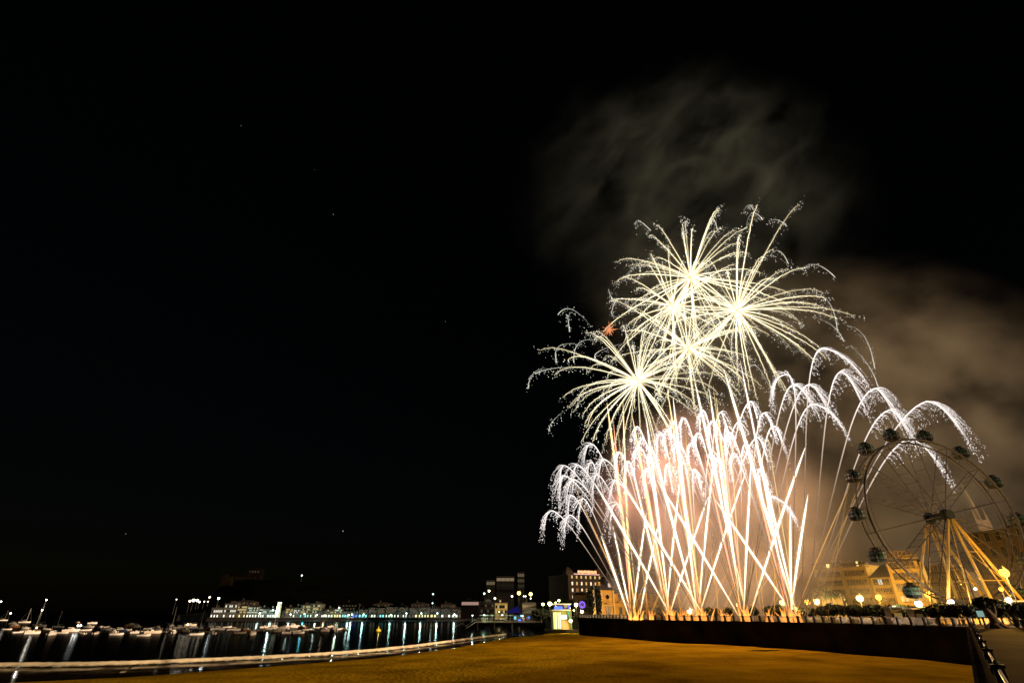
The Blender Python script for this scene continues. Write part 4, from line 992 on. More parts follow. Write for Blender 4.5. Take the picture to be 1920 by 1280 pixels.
# kiosk at the end of the beach
def kiosk():
    Y = 188; xa, xb = hx(1036, Y), hx(1072, Y); W_ = xb - xa; z0 = 1.3
    pl = MB(); pl.box(((xa + xb) / 2, Y + 4, .1), (W_ + 6, 12, 2.4)); o = pl.build("kiosk_plinth", M_wall); tag(o, 'dark concrete plinth carrying the lit beach kiosk', 'plinth')
    k = empty("beach_kiosk", (xa, Y, z0), "two-storey beach kiosk glowing yellow-green with a blue fascia", "kiosk")
    zt = at(1050, 1144, Y).z - z0; zr = at(1050, 1132, Y).z - z0
    MB().box((W_ / 2, 4, zt / 2), (W_, 6, zt)).build("wall", mat("kiosk_wall", (.20, .19, .04), .6, (1, .15)), k)
    MB().box((W_ * .45, 3, zt + .15), (W_ * .98, 8.4, .3)).build("deck", mat("kiosk_deck", (.5, .48, .4), .6), k)
    MB().box((W_ * .55, 4, zt + .3 + (zr - zt - .6) / 2), (W_ * .62, 5, zr - zt - .6)).build("upper_room", mat("kiosk_upper", (.12, .10, .2), .5), k)
    MB().box((W_ * .50, 3.2, zr), (W_ * .95, 8.0, .35)).build("roof", mat("kiosk_roof", (.7, .68, .6), .5), k)
    MB().box((W_ * .30, -.95, zt + .75), (W_ * .42, .2, 1.0)).build("fascia", Lb, k)
    MB().box((W_ * .72, 1.35, zt + 1.4), (W_ * .18, .2, 1.1)).build("lit_opening", Ly, k)
    MB().box((W_ * .90, 1.3, zt + 1.3), (W_ * .10, .2, 1.6)).build("side_light", G_("lit_violet", (.2, .22, 1), 1.2), k)
    zs = at(1057, 1156, Y).z - z0
    MB().box((W_ * .60, .86, zs), (W_ * .27, .2, 1.15)).build("screen", G_("kiosk_screen", (.93, 1, .92), 2.4), k)
    for x, w_, c, s_ in ((.08, .06, (1, .95, .2), 1.6), (.17, .08, (1, 1, .35), 2.6), (.30, .08, (1, .98, .4), 1.4), (.40, .05, (.95, 1, .5), 2.2)):
        MB().box((W_ * x, .9, zt * .48), (W_ * w_, .16, zt * .86)).build("light_strip", G_("strip_%d" % int(s_ * 10), c, s_), k)
    MB().box((W_ * .64, .93, zt * .24), (W_ * .36, .12, zt * .46)).build("counter", mat("kiosk_counter", (.55, .30, .12), .6), k)
    g = MB(); g.tube([(W_ * .80, .8, zt), (W_ * .98, .8, zt * .35)], .22); g.build("awning_edge", G_("lit_green", (.25, .9, .45), .7), k)
kiosk()
# purple disc
p = at(1091.5, 1133, 212); r_ = empty("ring_sign", (p.x, 212, PZ), "glowing purple ring-shaped sign beside the white-hot lamp", "sign")
MB().tube([(0, .2, 0), (0, .2, p.z - PZ)], .08).build("pole", M_lampb, r_)
MB().tube([(.95 * math.cos(q * math.pi / 10), 0, p.z - PZ + .95 * math.sin(q * math.pi / 10)) for q in range(20)], .28, 6, True).build("ring", G_("purple_neon", (.26, .12, 1), 1.3), r_)
q_ = MB(); q_.box((0, .25, p.z - PZ), (1.5, .15, 1.5)); q_.build("backing", mat("sign_back", (.02, .01, .08), .5), r_)

# grand hotel, city hall, trees between
hotel_w = wcol("hotel_stone", (.018, .009, .003))
Ho = facade("grand_hotel", "tall dark hotel with rows of lit windows and a glowing rooftop sign", "hotel", 1068, 1136, 290, 300, PZ, at(1100, 1079, 295).z - PZ, 20, hotel_w, 6, 7, (.85, 1.5), None,
            lambda i, j: (G_("hotel_lit", (1, .62, .20), .85) if (i == 5 or (i in (3, 4) and j in (1, 3, 5))) else None), 'flat', None, 2.2, 3.15, True, pane_m=M_glassd)
Wd = (Vector((hx(1136, 300), 300)) - Vector((hx(1068, 290), 290))).length; hh = at(1100, 1079, 295).z - PZ
sg = MB(); rs = random.Random(3)
for q in range(15):
    x = Wd * (.30 + .036 * q); sg.box((x, .2, hh + 1.9 + rs.uniform(-.1, .1)), (Wd * .026, .3, rs.uniform(1.1, 1.7)))
s_o = sg.build("rooftop_sign", G_("sign_pink", (1, .46, .20), 1.5), Ho)
MB().box((Wd * .52, -.35, hh + .75), (Wd * .72, .25, .35)).build("sign_light_bar", G_("sign_bar", (1, .55, .45), 1.3), Ho)
for (x, w_) in ((.06, .12), (.92, .10)):
    MB().loft([[(Wd * x + a * 2.3, 2.5 + b * 2.3, hh + .3) for a, b in ((-1, -1), (1, -1), (1, 1), (-1, 1))], [(Wd * x + a * 2.0, 2.5 + b * 2.0, hh + 2.4) for a, b in ((-1, -1), (1, -1), (1, 1), (-1, 1))], [(Wd * x + a * .4, 2.5 + b * .4, hh + 4.2) for a, b in ((-1, -1), (1, -1), (1, 1), (-1, 1))]]).build("corner_turret", hotel_w, Ho)
facade("hotel_annex", "dim villa with a pediment in front of the dark hotel", "villa", 1080, 1106, 250, 250, PZ, at(1090, 1114, 250).z - PZ, 10, wcol("annex_wall", (.30, .16, .05)), 2, 4, (1.0, 1.8), None, None, 1.6, None, 2.4, 3.4)
CHW = wcol("city_hall_stone", (.40, .215, .035), .25)
zc = at(1140, 1105, 196).z - PZ
Ch = facade("city_hall_tower", "ochre corner pavilion with an arched window and a balcony, left of the comet trails", "building", 1128, 1153.5, 196, 199, PZ, zc, 7, CHW, 1, 1, (2.0, 3.0), None, None, 2.0, mat("slate_roof", (.05, .045, .045), .6), 2.0, 3.0, False, cornice=.7, margin=.8)
A_, B_ = Vector((hx(1128, 196), 196)), Vector((hx(1153.5, 199), 199)); Wt = (B_ - A_).length
m_ = MB(); m_.tube([(Wt / 2 + .85 * math.cos(q * math.pi / 8), -.05, zc * .74 + .85 * math.sin(q * math.pi / 8)) for q in range(16)], .16, 5, True); m_.build("round_window_frame", mat("pale_stone", (.46, .28, .07), .7), Ch)
MB().ball((Wt / 2, .0, zc * .74), .75, 12, 6).build("round_window", M_glassd, Ch)
m_ = MB(); m_.box((Wt / 2, -.7, zc * .50), (2.9, 1.3, .22)); m_.box((Wt / 2, -1.3, zc * .50 + 1.0), (2.9, .08, .1))
for q in range(9): m_.box((Wt / 2 - 1.4 + q * .35, -1.3, zc * .5 + .55), (.06, .06, .85))
m_.build("balcony", CHW, Ch)
m_ = MB(); [m_.box((x, -.12, zc / 2), (.7, .25, zc - .2)) for x in (.36, Wt - .36)]; m_.box((Wt / 2, -.1, zc * .44), (Wt, .3, .3)); m_.build("pilasters", mat("pale_stone", (0, 0, 0)), Ch)
facade("city_hall_wing", "long ochre wing with tall ground-floor arches behind the comet trails", "building", 1154, 1260, 201, 206, PZ, at(1165, 1112, 202).z - PZ, 9, CHW, 2, 9, (1.3, 2.5), None, None, 'flat', None, 2.0, 4.2, False, balc=[(1.0, 24.0)])
dm = MB(); c = at(1133, 1094, 240)
fx = empty("domed_house", (c.x, 240, PZ), "dim house with a slate dome and one lit dormer behind the ochre pavilion", "house")
hd = c.z - PZ - 2
MB().box((1.5, 0, hd / 2), (11, 9, hd)).build("wall", wcol("dome_house", (.14, .11, .08)), fx); dm.ball((1.5, 0, hd), 5.0, 14, 8, 1.05); dm.tube([(1.5, 0, hd + 5), (1.5, 0, hd + 7)], [.5, .05]); dm.build("dome", mat("slate_roof", (0, 0, 0)), fx, True)
MB().box((1.2, -5.0, hd + 1.2), (1.0, .5, 1.6)).build("dormer_window", G_("dormer_lit", (1, .7, .6), .8), fx)

# apartment blocks on the right
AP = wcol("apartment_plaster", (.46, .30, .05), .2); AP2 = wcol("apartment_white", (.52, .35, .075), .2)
lt1 = lambda i, j: (G_("room_lit", (1, .82, .30), 1.6) if (i, j) == (5, 5) else None)
facade("apartment_block", "hazy apartment block with long balconies nearest the comet trails", "apartment block", 1546, 1600, 236, 226, PZ, at(1545, 1052, 230).z - PZ - 1, 14, AP2, 6, 6, (1.8, 1.9), "apartment blocks behind the gardens", lambda i, j: (G_("room_lit", (1, .82, .30), 1.6) if (i, j) == (5, 3) else None), 'flat', None, 2.2, 3.3, balc=[(.5, 17)])
facade("apartment_block", "tall ochre apartment block behind the bright street lamp", "apartment block", 1600, 1648, 222, 214, PZ, at(1590, 1054, 218).z - PZ - 1, 14, AP, 6, 7, (1.45, 2.0), "apartment blocks behind the gardens", lt1, 'flat', mat("flat_roof_dark", (.06, .05, .045), .8), 2.2, 3.25, balc=[(8.3, 11.5)])
facade("apartment_block", "low apartment house with a dark mansard between two taller blocks", "apartment block", 1651, 1690, 205, 200, PZ, at(1640, 1082, 203).z - PZ, 14, AP, 4, 6, (1.6, 2.1), "apartment blocks behind the gardens", lambda i, j: (G_("room_cool", (.75, .95, .85), 1.1) if (i, j) == (3, 2) else None), 4.5, mat("mansard", (.055, .045, .04), .8), 2.0, 3.1, balc=[(1, 12)])
facade("apartment_block", "pale apartment house with balconies, left of the lowest wheel cabins", "apartment block", 1691, 1752, 188, 182, PZ, at(1670, 1052, 185).z - PZ, 14, AP2, 6, 6, (1.5, 2.2), "apartment blocks behind the gardens", None, 'flat', None, 2.2, 3.35, balc=[(4.2, 9.5)])
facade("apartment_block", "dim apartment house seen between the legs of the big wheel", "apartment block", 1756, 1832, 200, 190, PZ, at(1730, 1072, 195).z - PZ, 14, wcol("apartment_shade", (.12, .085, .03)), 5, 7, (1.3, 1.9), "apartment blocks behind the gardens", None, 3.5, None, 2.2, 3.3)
big = facade("palace_block", "large dark palace with tall windows behind the right rim of the wheel", "palace", 1872, 2080, 165, 140, PZ, at(1840, 1000, 162).z - PZ, 24, wcol("palace_stone", (.035, .021, .005)), 5, 8, (1.5, 3.2), None, None, 'flat', None, 3.2, 4.6, cornice=1.2, frame_m=mat("palace_frame", (.06, .04, .012), .7))
sp = at(1820, 950, 330); spb = empty("church_spire", (sp.x, 330, PZ), "thin dim church spire seen through the right half of the wheel", "church")
zt = at(1805, 903, 330).z - PZ; zm = at(1826, 976, 330).z - PZ
SPM = mat("spire_stone", (.22, .15, .07), .9, (.4, .3))
m_ = MB(); m_.loft([[(5 * a, 5 * b, 0) for a, b in ((-1, -1), (1, -1), (1, 1), (-1, 1))], [(4.4 * a, 4.4 * b, zm) for a, b in ((-1, -1), (1, -1), (1, 1), (-1, 1))]]); m_.build("tower", SPM, spb)
m_ = MB(); m_.loft([[(3.4 * math.cos(q * math.pi / 4), 3.4 * math.sin(q * math.pi / 4), zm) for q in range(8)], [(.2 * math.cos(q * math.pi / 4), .2 * math.sin(q * math.pi / 4), zt) for q in range(8)]])
[m_.loft([[(x + .7 * a, y + .7 * b, zm) for a, b in ((-1, -1), (1, -1), (1, 1), (-1, 1))], [(x, y, zm + 9)] * 4]) for x in (-3.6, 3.6) for y in (-3.6, 3.6)]
m_.build("spire", SPM, spb)

# ------------------------------------------------------------------ big wheel
def big_wheel():
    az, RG, NG, ph = 0.0833, 15.38, 14, 4.022
    H_ = EYE.z + 15.19 - PZ
    root = empty("ferris_wheel", (77.63, 95.0, PZ), "big observation wheel with dark round cabins and white legs", "ferris wheel", None, az)
    YN, YF = -1.15, 1.15                           # near and far rim
    HN, HF = -1.75, 1.75                           # hub ends
    RR = 14.1
    def pt(r, a, y): return Vector((r * math.cos(a), y, H_ + r * math.sin(a)))
    for y, rad in ((YN, .22), (YF, .15)):
        MB().tube([pt(RR, 2 * math.pi * q / 112, y) for q in range(112)], rad, 6, True).build("rim", M_rims, root, True)
        MB().tube([pt(RR - .75, 2 * math.pi * q / 84, y) for q in range(84)], .045, 4, True).build("inner_rim", M_rims, root, True)
    proto = None
    sp = {}
    for k in range(NG):
        a = ph - 2 * math.pi * k / NG - math.pi / NG
        mb = MB(); n1 = Vector((0, HN, H_)); n2 = Vector((0, HF, H_))
        p1, p2 = pt(RR, a, YN), pt(RR, a, YF); q1 = pt(.9, a, HN * .9); q2 = pt(.9, a, HF * .9)
        mb.tube([q1, p1], .09, 5); mb.tube([q2, p2], .075, 5); mb.tube([p1, p2], .07, 5)
        nr = 7
        for r_ in range(1, nr):
            f = r_ / nr; u = q1.lerp(p1, f); v = q2.lerp(p2, f); mb.tube([u, v], .045, 4)
            f2 = (r_ + .5) / nr
            if r_ % 2: mb.tube([u, q2.lerp(p2, min(1, f + 1 / nr))], .022, 4)
        mb.build("spoke", M_rims, root)
        # strut between the rims under every second span, and small lamp
        b = a + math.pi / NG
        mb = MB(); mb.tube([pt(RR, b, YN), pt(RR, b, YF)], .05, 4); mb.tube([pt(RR, b - .10, YN), pt(RR, b + .10, YF)], .03, 4); mb.build("rim_strut", M_rims, root)
    # cabins
    def cabin_mesh():
        pr = [(-1.02, .55), (-.90, .95), (-.45, 1.20), (.05, 1.25), (.55, 1.12), (.90, .72), (1.02, .30)]
        c = MB(); c.loft([[(1.0 * r * math.cos(q * math.pi / 8), 1.12 * r * math.sin(q * math.pi / 8), z) for q in range(16)] for z, r in pr]); return c
    first = None
    for k in range(NG):
        a = ph - 2 * math.pi * k / NG
        P = pt(RG + .25, a, 0)
        if first is None:
            g = bpy.data.objects.new("gondola", None); COL.objects.link(g); g.parent = root; first = g
            cabin_mesh().build("cabin", M_gond, g, True)
            w_ = MB()
            for q in range(8):
                b0 = (q + .14) * math.pi / 4; b1 = (q + .86) * math.pi / 4; vs = []
                for z, r in ((-.38, 1.235), (.55, 1.145)):
                    for t in (b0, (b0 + b1) / 2, b1): vs.append((1.02 * r * math.cos(t), 1.14 * r * math.sin(t), z))
                w_.add(vs, [(0, 1, 4, 3), (1, 2, 5, 4)])
            w_.build("window", mat("cabin_glass", (.010, .035, .028), .35, spec=.3), g)
            fb = MB()
            for q in range(8):
                t = q * math.pi / 4; fb.tube([(1.02 * r_ * math.cos(t), 1.14 * r_ * math.sin(t), z_) for z_, r_ in ((-.9, .97), (-.42, 1.24), (.1, 1.28), (.58, 1.15), (.92, .76))], .035, 4)
            fb.tube([(1.02 * 1.22 * math.cos(t * math.pi / 8), 1.14 * 1.22 * math.sin(t * math.pi / 8), -.45) for t in range(16)], .04, 4, True)
            fb.build("cabin_frame", mat("cabin_frame_metal", (.05, .05, .045), .5), g)
            r2 = MB(); r2.tube([(-.9, -.2, .95), (-.5, -.2, 1.3), (.5, -.2, 1.3), (.9, -.2, .95)], .06, 4); r2.tube([(-.9, .3, .95), (-.5, .3, 1.3), (.5, .3, 1.3), (.9, .3, .95)], .06, 4); r2.box((0, 0, 1.22), (.5, .9, .35)); r2.build("roof_unit", M_gond, g)
        else: g = copy_tree(first, root)
        g.location = P + Vector((0, 0, -.15))
        mb = MB()
        for y in (YN, YF):
            for da in (-.085, .085): mb.tube([pt(RR, a + da, y), P + Vector((0, .2 * (1 if y > 0 else -1), 0))], .045, 4)
        mb.build("gondola_arm", M_rims, root)
    # hub and axle
    m_ = MB(); m_.tube([(0, HN - .5, H_), (0, HF + .5, H_)], .55, 14); m_.tube([(0, HN - .25, H_), (0, HN + .12, H_)], 1.05, 16); m_.tube([(0, HF - .12, H_), (0, HF + .25, H_)], 1.05, 16); m_.tube([(0, HN - 1.0, H_), (0, HN - .45, H_)], .8, 12); m_.build("hub", M_gond, root, False)
    # legs: three per side, splayed
    for y0, yf in ((HN - .55, -3.4), (HF + .55, 3.4)):
        for x in (-8.6, 0.9, 7.6):
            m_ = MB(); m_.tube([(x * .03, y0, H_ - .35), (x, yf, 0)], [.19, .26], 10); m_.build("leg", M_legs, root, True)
        for x in (-4.6, 4.6):
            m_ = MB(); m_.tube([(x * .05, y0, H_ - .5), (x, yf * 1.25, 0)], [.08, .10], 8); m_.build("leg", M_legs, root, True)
        m_ = MB()
        for f in (.35, .62):
            L = [Vector((x * .03, y0, H_ - .35)).lerp(Vector((x, yf, 0)), f) for x in (-8.6, .9, 7.6)]
            m_.tube([L[1], L[2]], .07, 5)
        la = Vector((.9 * .03, y0, H_ - .35)).lerp(Vector((.9, yf, 0)), .35); lb_ = Vector((7.6 * .03, y0, H_ - .35)).lerp(Vector((7.6, yf, 0)), .62); m_.tube([la, lb_], .05, 5)
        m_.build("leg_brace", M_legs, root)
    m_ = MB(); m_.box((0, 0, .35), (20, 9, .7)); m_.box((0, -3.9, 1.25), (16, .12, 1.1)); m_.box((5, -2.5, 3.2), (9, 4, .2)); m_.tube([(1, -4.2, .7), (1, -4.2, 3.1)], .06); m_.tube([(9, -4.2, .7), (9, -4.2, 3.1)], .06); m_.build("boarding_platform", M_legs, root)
    for i, (x, y, z) in enumerate(((-1.5, -3.3, 5.0), (9.5, -3.6, 3.9))):
        MB().ball((x, y, z), .2, 8, 6).build("work_light", G_("work_lamp", (1, .9, .6), 10), root)
big_wheel()

# ------------------------------------------------------------------ trees and plants
def leaf_cloud(n, rx, ry, rz, c, seed, size=.28, shell_=.55, lumps=7):
    r = np.random.default_rng(seed); mb = MB()
    L = r.normal(0, 1, (lumps, 3)); L /= np.linalg.norm(L, axis=1, keepdims=True); L *= .55
    for i in range(n):
        u = r.normal(0, 1, 3); u /= np.linalg.norm(u); q = (shell_ + (1 - shell_) * r.random()) * (.8 if i % 3 else 1.0)
        p = u * q
        if i % 2: p = L[r.integers(lumps)] + u * .48 * r.random() ** .4
        p = np.array(c) + p * np.array((rx, ry, rz))
        a = r.normal(0, 1, 3); a /= np.linalg.norm(a); b = np.cross(a, r.normal(0, 1, 3)); b /= np.linalg.norm(b) + 1e-6
        s_ = size * r.uniform(.6, 1.3); a *= s_; b *= s_ * .6
        mb.add([p - a, p + b * .9, p + a, p - b], [(0, 1, 2, 3)])
    return mb
def make_clipped(seed, hgt=3.0, rad=1.55):
    root = empty("tamarisk_tree", (0, 0, 0), "x", "tree")
    t = MB(); r = random.Random(seed)
    t.tube([(0, 0, 0), (r.uniform(-.1, .1), 0, .7), (r.uniform(-.15, .15), .05, 1.5)], [.22, .16, .15], 8)
    for q in range(5):
        a = q * 1.26 + r.random(); t.tube([(0, 0, 1.35), (.6 * math.cos(a), .6 * math.sin(a), 1.9), (1.05 * math.cos(a), 1.05 * math.sin(a), 2.5)], [.09, .06, .03], 5)
    t.build("trunk", M_bark, root)
    leaf_cloud(1500, rad, rad, rad * .82, (0, 0, hgt - .75), seed, .24).build("crown", M_leaf, root)
    return root
PROTO = [make_clipped(s) for s in (1, 2, 3)]
TR = [(1342, 122), (1366, 121), (1412, 117), (1444, 115), (1456, 112), (1520, 110), (1540, 112), (1560, 106), (1578, 108), (1596, 100), (1614, 103), (1633, 97), (1652, 99), (1671, 95), (1690, 92), (1709, 94), (1727, 92),
      (1749, 86), (1766, 88), (1782, 82), (1800, 84), (1818, 80), (1838, 80), (1872, 76), (1886, 80), (1908, 72), (1925, 66), (1330, 126), (1240, 138), (1270, 136)]
TR = sorted(TR + [(1605, 104), (1645, 101), (1700, 96), (1757, 90), (1792, 86), (1830, 83), (1855, 80), (1550, 109), (1500, 112)])
for i, (px, Y) in enumerate(TR):
    o = PROTO[i] if i < 3 else copy_tree(PROTO[i % 3])
    o.location = (hx(px, Y), Y, PZ); s_ = random.uniform(.68, .86); o.scale = (s_, s_, s_ * random.uniform(.95, 1.1)); o.rotation_euler = (0, 0, random.uniform(0, 6.3))
    tag(o, "low clipped round tree behind the railing, %s from the left in the row" % ordw(i), "tree", "clipped round trees along the promenade")
def tall_tree(label, px, py_top, Y, wpx, seed, name="broadleaf_tree", cyp=False, leaf=None, z0=PZ):
    p = at(px, py_top, Y); h = p.z - z0; k = mpp(p); w_ = wpx * k / 2
    X = at(px, (py_top + 1150) / 2, Y).x
    root = empty(name, (X, Y, z0), label, "tree")
    t = MB(); t.tube([(0, 0, 0), (.1, 0, h * .4), (0, 0, h * .85)], [.35, .25, .08], 8)
    for q in range(6): a = q * 1.05; t.tube([(0, 0, h * .4), (w_ * .6 * math.cos(a), w_ * .6 * math.sin(a), h * .7)], [.12, .03], 5)
    t.build("trunk", M_bark, root)
    leaf_cloud(2600, w_, w_, h * (.47 if cyp else .36), (0, 0, h * (.52 if cyp else .64)), seed, .45).build("crown", leaf or M_leaf2, root)
tall_tree("tall dark tree left of the ochre pavilion, right one of the pair", 1121, 1098, 186, 14, 31, "cypress_tree", True)
tall_tree("tall dark tree beside the dim villa, left one of the pair", 1106, 1100, 190, 13, 32, "cypress_tree", True)
tall_tree("dark round tree in front of the hazy apartment block", 1545, 1098, 175, 46, 33)
tall_tree("smaller dark tree right of the dark round one, before the ochre block", 1572, 1112, 172, 30, 34)
tall_tree("dark shrubby tree left of the lit kiosk", 1014, 1140, 208, 34, 35, z0=3.0)
tall_tree("dark tree right of the kiosk at the head of the beach", 1046, 1122, 226, 60, 36)
def palm_tree(label, px, py, Y):
    p = at(px, py, Y); h = p.z - PZ; root = empty("palm_tree", (hx(px + 6, Y), Y, PZ), label, "tree")
    t = MB(); t.tube([(0, 0, 0), (.15, 0, h * .5), (0, 0, h)], [.32, .24, .22], 8); t.build("trunk", M_bark, root)
    f = MB(); r = random.Random(8)
    for q in range(26):
        a = q * 2.4; el = r.uniform(-.2, 1.1); L = r.uniform(2.0, 2.8); prev = None
        for s_ in range(7):
            t_ = s_ / 6; rr = L * t_ * math.cos(el * (1 - .3 * t_)); z = h + L * t_ * math.sin(el) - 1.9 * t_ * t_
            wv = .34 * math.sin(math.pi * min(1, t_ + .12)) + .03
            A = (rr * math.cos(a) - wv * math.sin(a), rr * math.sin(a) + wv * math.cos(a), z - .1); B = (rr * math.cos(a) + wv * math.sin(a), rr * math.sin(a) - wv * math.cos(a), z - .1); Cc = (rr * math.cos(a), rr * math.sin(a), z + .08)
            if prev: f.add([prev[0], prev[2], prev[1], A, Cc, B], [(0, 1, 4, 3), (1, 2, 5, 4)])
            prev = (A, B, Cc)
    f.build("crown", M_leaf, root)
palm_tree("palm tree with drooping fronds beside the lit pavilion", 1558, 1112, 150)

# gnarled tree, shrub and small furniture at the right end of the promenade
root = empty("gnarled_tree", (hx(1858, 66), 66, PZ), "gnarled tree with a thick pale trunk at the corner of the promenade", "tree")
t = MB(); t.tube([(0, 0, -.05), (.05, 0, .4), (-.1, 0, 1.0), (-.35, .05, 1.7), (-.75, .1, 2.5)], [.85, .62, .45, .34, .22], 10); t.tube([(-.1, 0, 1.0), (.35, -.1, 1.7), (.55, -.1, 2.4)], [.3, .2, .12], 8); t.tube([(-.35, .05, 1.7), (-.2, .4, 2.6)], [.2, .1], 7)
for a in range(6): t.tube([(.5 * math.cos(a), .5 * math.sin(a), .35), (1.15 * math.cos(a + .3), 1.15 * math.sin(a + .3), -.05)], [.28, .1], 6)
t.build("trunk", M_bark, root)
leaf_cloud(1700, 1.25, 1.2, .6, (-.25, 0, 2.6), 77, .2).build("crown", M_leaf, root)
root = empty("shrub", (hx(1896, 68), 68, PZ), "yellow-lit spiky shrub beside the walk at the right edge", "shrub")
f = MB(); r = random.Random(6)
for q in range(70):
    a = r.uniform(0, 6.28); L = r.uniform(.9, 1.9); el = r.uniform(.5, 1.4)
    p1 = (L * .5 * math.cos(el) * math.cos(a), L * .5 * math.cos(el) * math.sin(a), L * .55 * math.sin(el)); p2 = (L * math.cos(el) * math.cos(a) * 1.1, L * math.cos(el) * math.sin(a) * 1.1, L * math.sin(el))
    n_ = (-math.sin(a) * .05, math.cos(a) * .05, 0)
    f.add([(n_[0], n_[1], 0), (-n_[0], -n_[1], 0), (p1[0] - n_[0] * 1.5, p1[1] - n_[1] * 1.5, p1[2]), (p1[0] + n_[0] * 1.5, p1[1] + n_[1] * 1.5, p1[2]), p2], [(0, 1, 2, 3), (3, 2, 4)])
f.build("leaves", M_shrub, root)
o = MB().tube([(0, 0, 0), (0, 0, .8), (0, 0, .95), (0, 0, 1.0)], [.32, .36, .40, .25], 12).build("litter_bin", M_dark); o.location = (hx(1912, 58), 58, PZ); tag(o, 'dark round litter bin at the right edge of the walk', 'litter bin')
lamp("street_lamp", 2010, 1100, 55, PZ, "street lamp just beyond the right edge lighting the walk", "street lamps along the promenade and the gardens", 130, SODIUM, .4, 14)
lamp("street_lamp", 1990, 1010, 34, PZ, "nearer street lamp beyond the right edge lighting the walk", "street lamps along the promenade and the gardens", 30, SODIUM, .35, 14)
p = at(1838, 1150, 74); root = empty("information_screen", (p.x, 74, PZ), "small lit teal screen on a post before the gnarled tree", "screen")
MB().tube([(0, 0, 0), (0, 0, p.z - PZ - .4)], .06).build("post", M_dark, root); MB().box((0, .06, p.z - PZ), (1.0, .1, .85)).build("casing", M_dark, root); MB().box((0, -.02, p.z - PZ), (.86, .06, .7)).build("screen_face", G_("teal_screen", (.42, .72, .62), .5), root)
def booth(label, px, py, Y, w_, h_, wall, roofc, lit=None):
    p = at(px, py, Y); root = empty("booth", (p.x, Y, PZ), label, "booth")
    MB().box((0, w_ * .4, h_ / 2), (w_, w_ * .8, h_)).build("wall", mat(wall[0], wall[1], .7), root); MB().box((0, w_ * .4, h_ + .1), (w_ + .5, w_ * .8 + .5, .2)).build("roof", mat(roofc[0], roofc[1], .5), root)
    MB().box((0, -.04, h_ * .55), (w_ * .6, .12, h_ * .3)).build("hatch", lit or M_glassd, root)
booth("small booth with a yellow-lit hatch between the clipped trees", 1683, 1150, 88, 1.9, 2.2, ("booth_wall", (.12, .1, .06)), ("booth_roof", (.05, .05, .06)), G_("hatch_lit", (1, .62, .16), .22))
booth("booth with a white flat roof under the pale street lamp", 1720, 1142, 87, 1.6, 2.0, ("booth_white", (.40, .36, .26)), ("booth_white_roof", (.6, .55, .42)), G_("hatch_dim", (1, .62, .2), .06))
booth("lit pavilion with arched front behind the palm", 1560, 1125, 160, 6.0, 5.4, ("pavilion_wall", (.6, .4, .1)), ("pavilion_roof", (.3, .2, .08)), G_("pavilion_lit", (1, .62, .08), .7))
for i, (px, w_) in enumerate(((1772, 2.6), (1790, 2.2), (1815, 3.2))):
    r_ = empty("market_stall", (hx(px, 89), 89, PZ), "warm-lit stall behind the railing below the wheel, %s of three from the left" % ordw(i), "stall", "warm-lit stalls below the wheel")
    MB().box((0, .8, 1.0), (w_, 1.6, 2.0)).build("booth", mat("stall_wood", (.3, .2, .08), .7), r_); MB().box((0, -.03, 1.25), (w_ * .85, .1, .8)).build("light_panel", G_("stall_lit", (1, .60, .12), .55), r_); MB().box((0, .7, 2.1), (w_ + .3, 2.0, .15)).build("roof", mat("booth_roof", (0, 0, 0)), r_)
def flagpole(label, px, py, Y, base):
    p = at(px, py, Y); o = MB().tube([(0, 0, 0), (0, 0, p.z - base)], [.14, .05], 8).build("flagpole", M_rail); o.location = (p.x, Y, base); tag(o, label, "flagpole")
flagpole("slender pole standing between the two tall dark trees", 1113, 1092, 178, PZ)

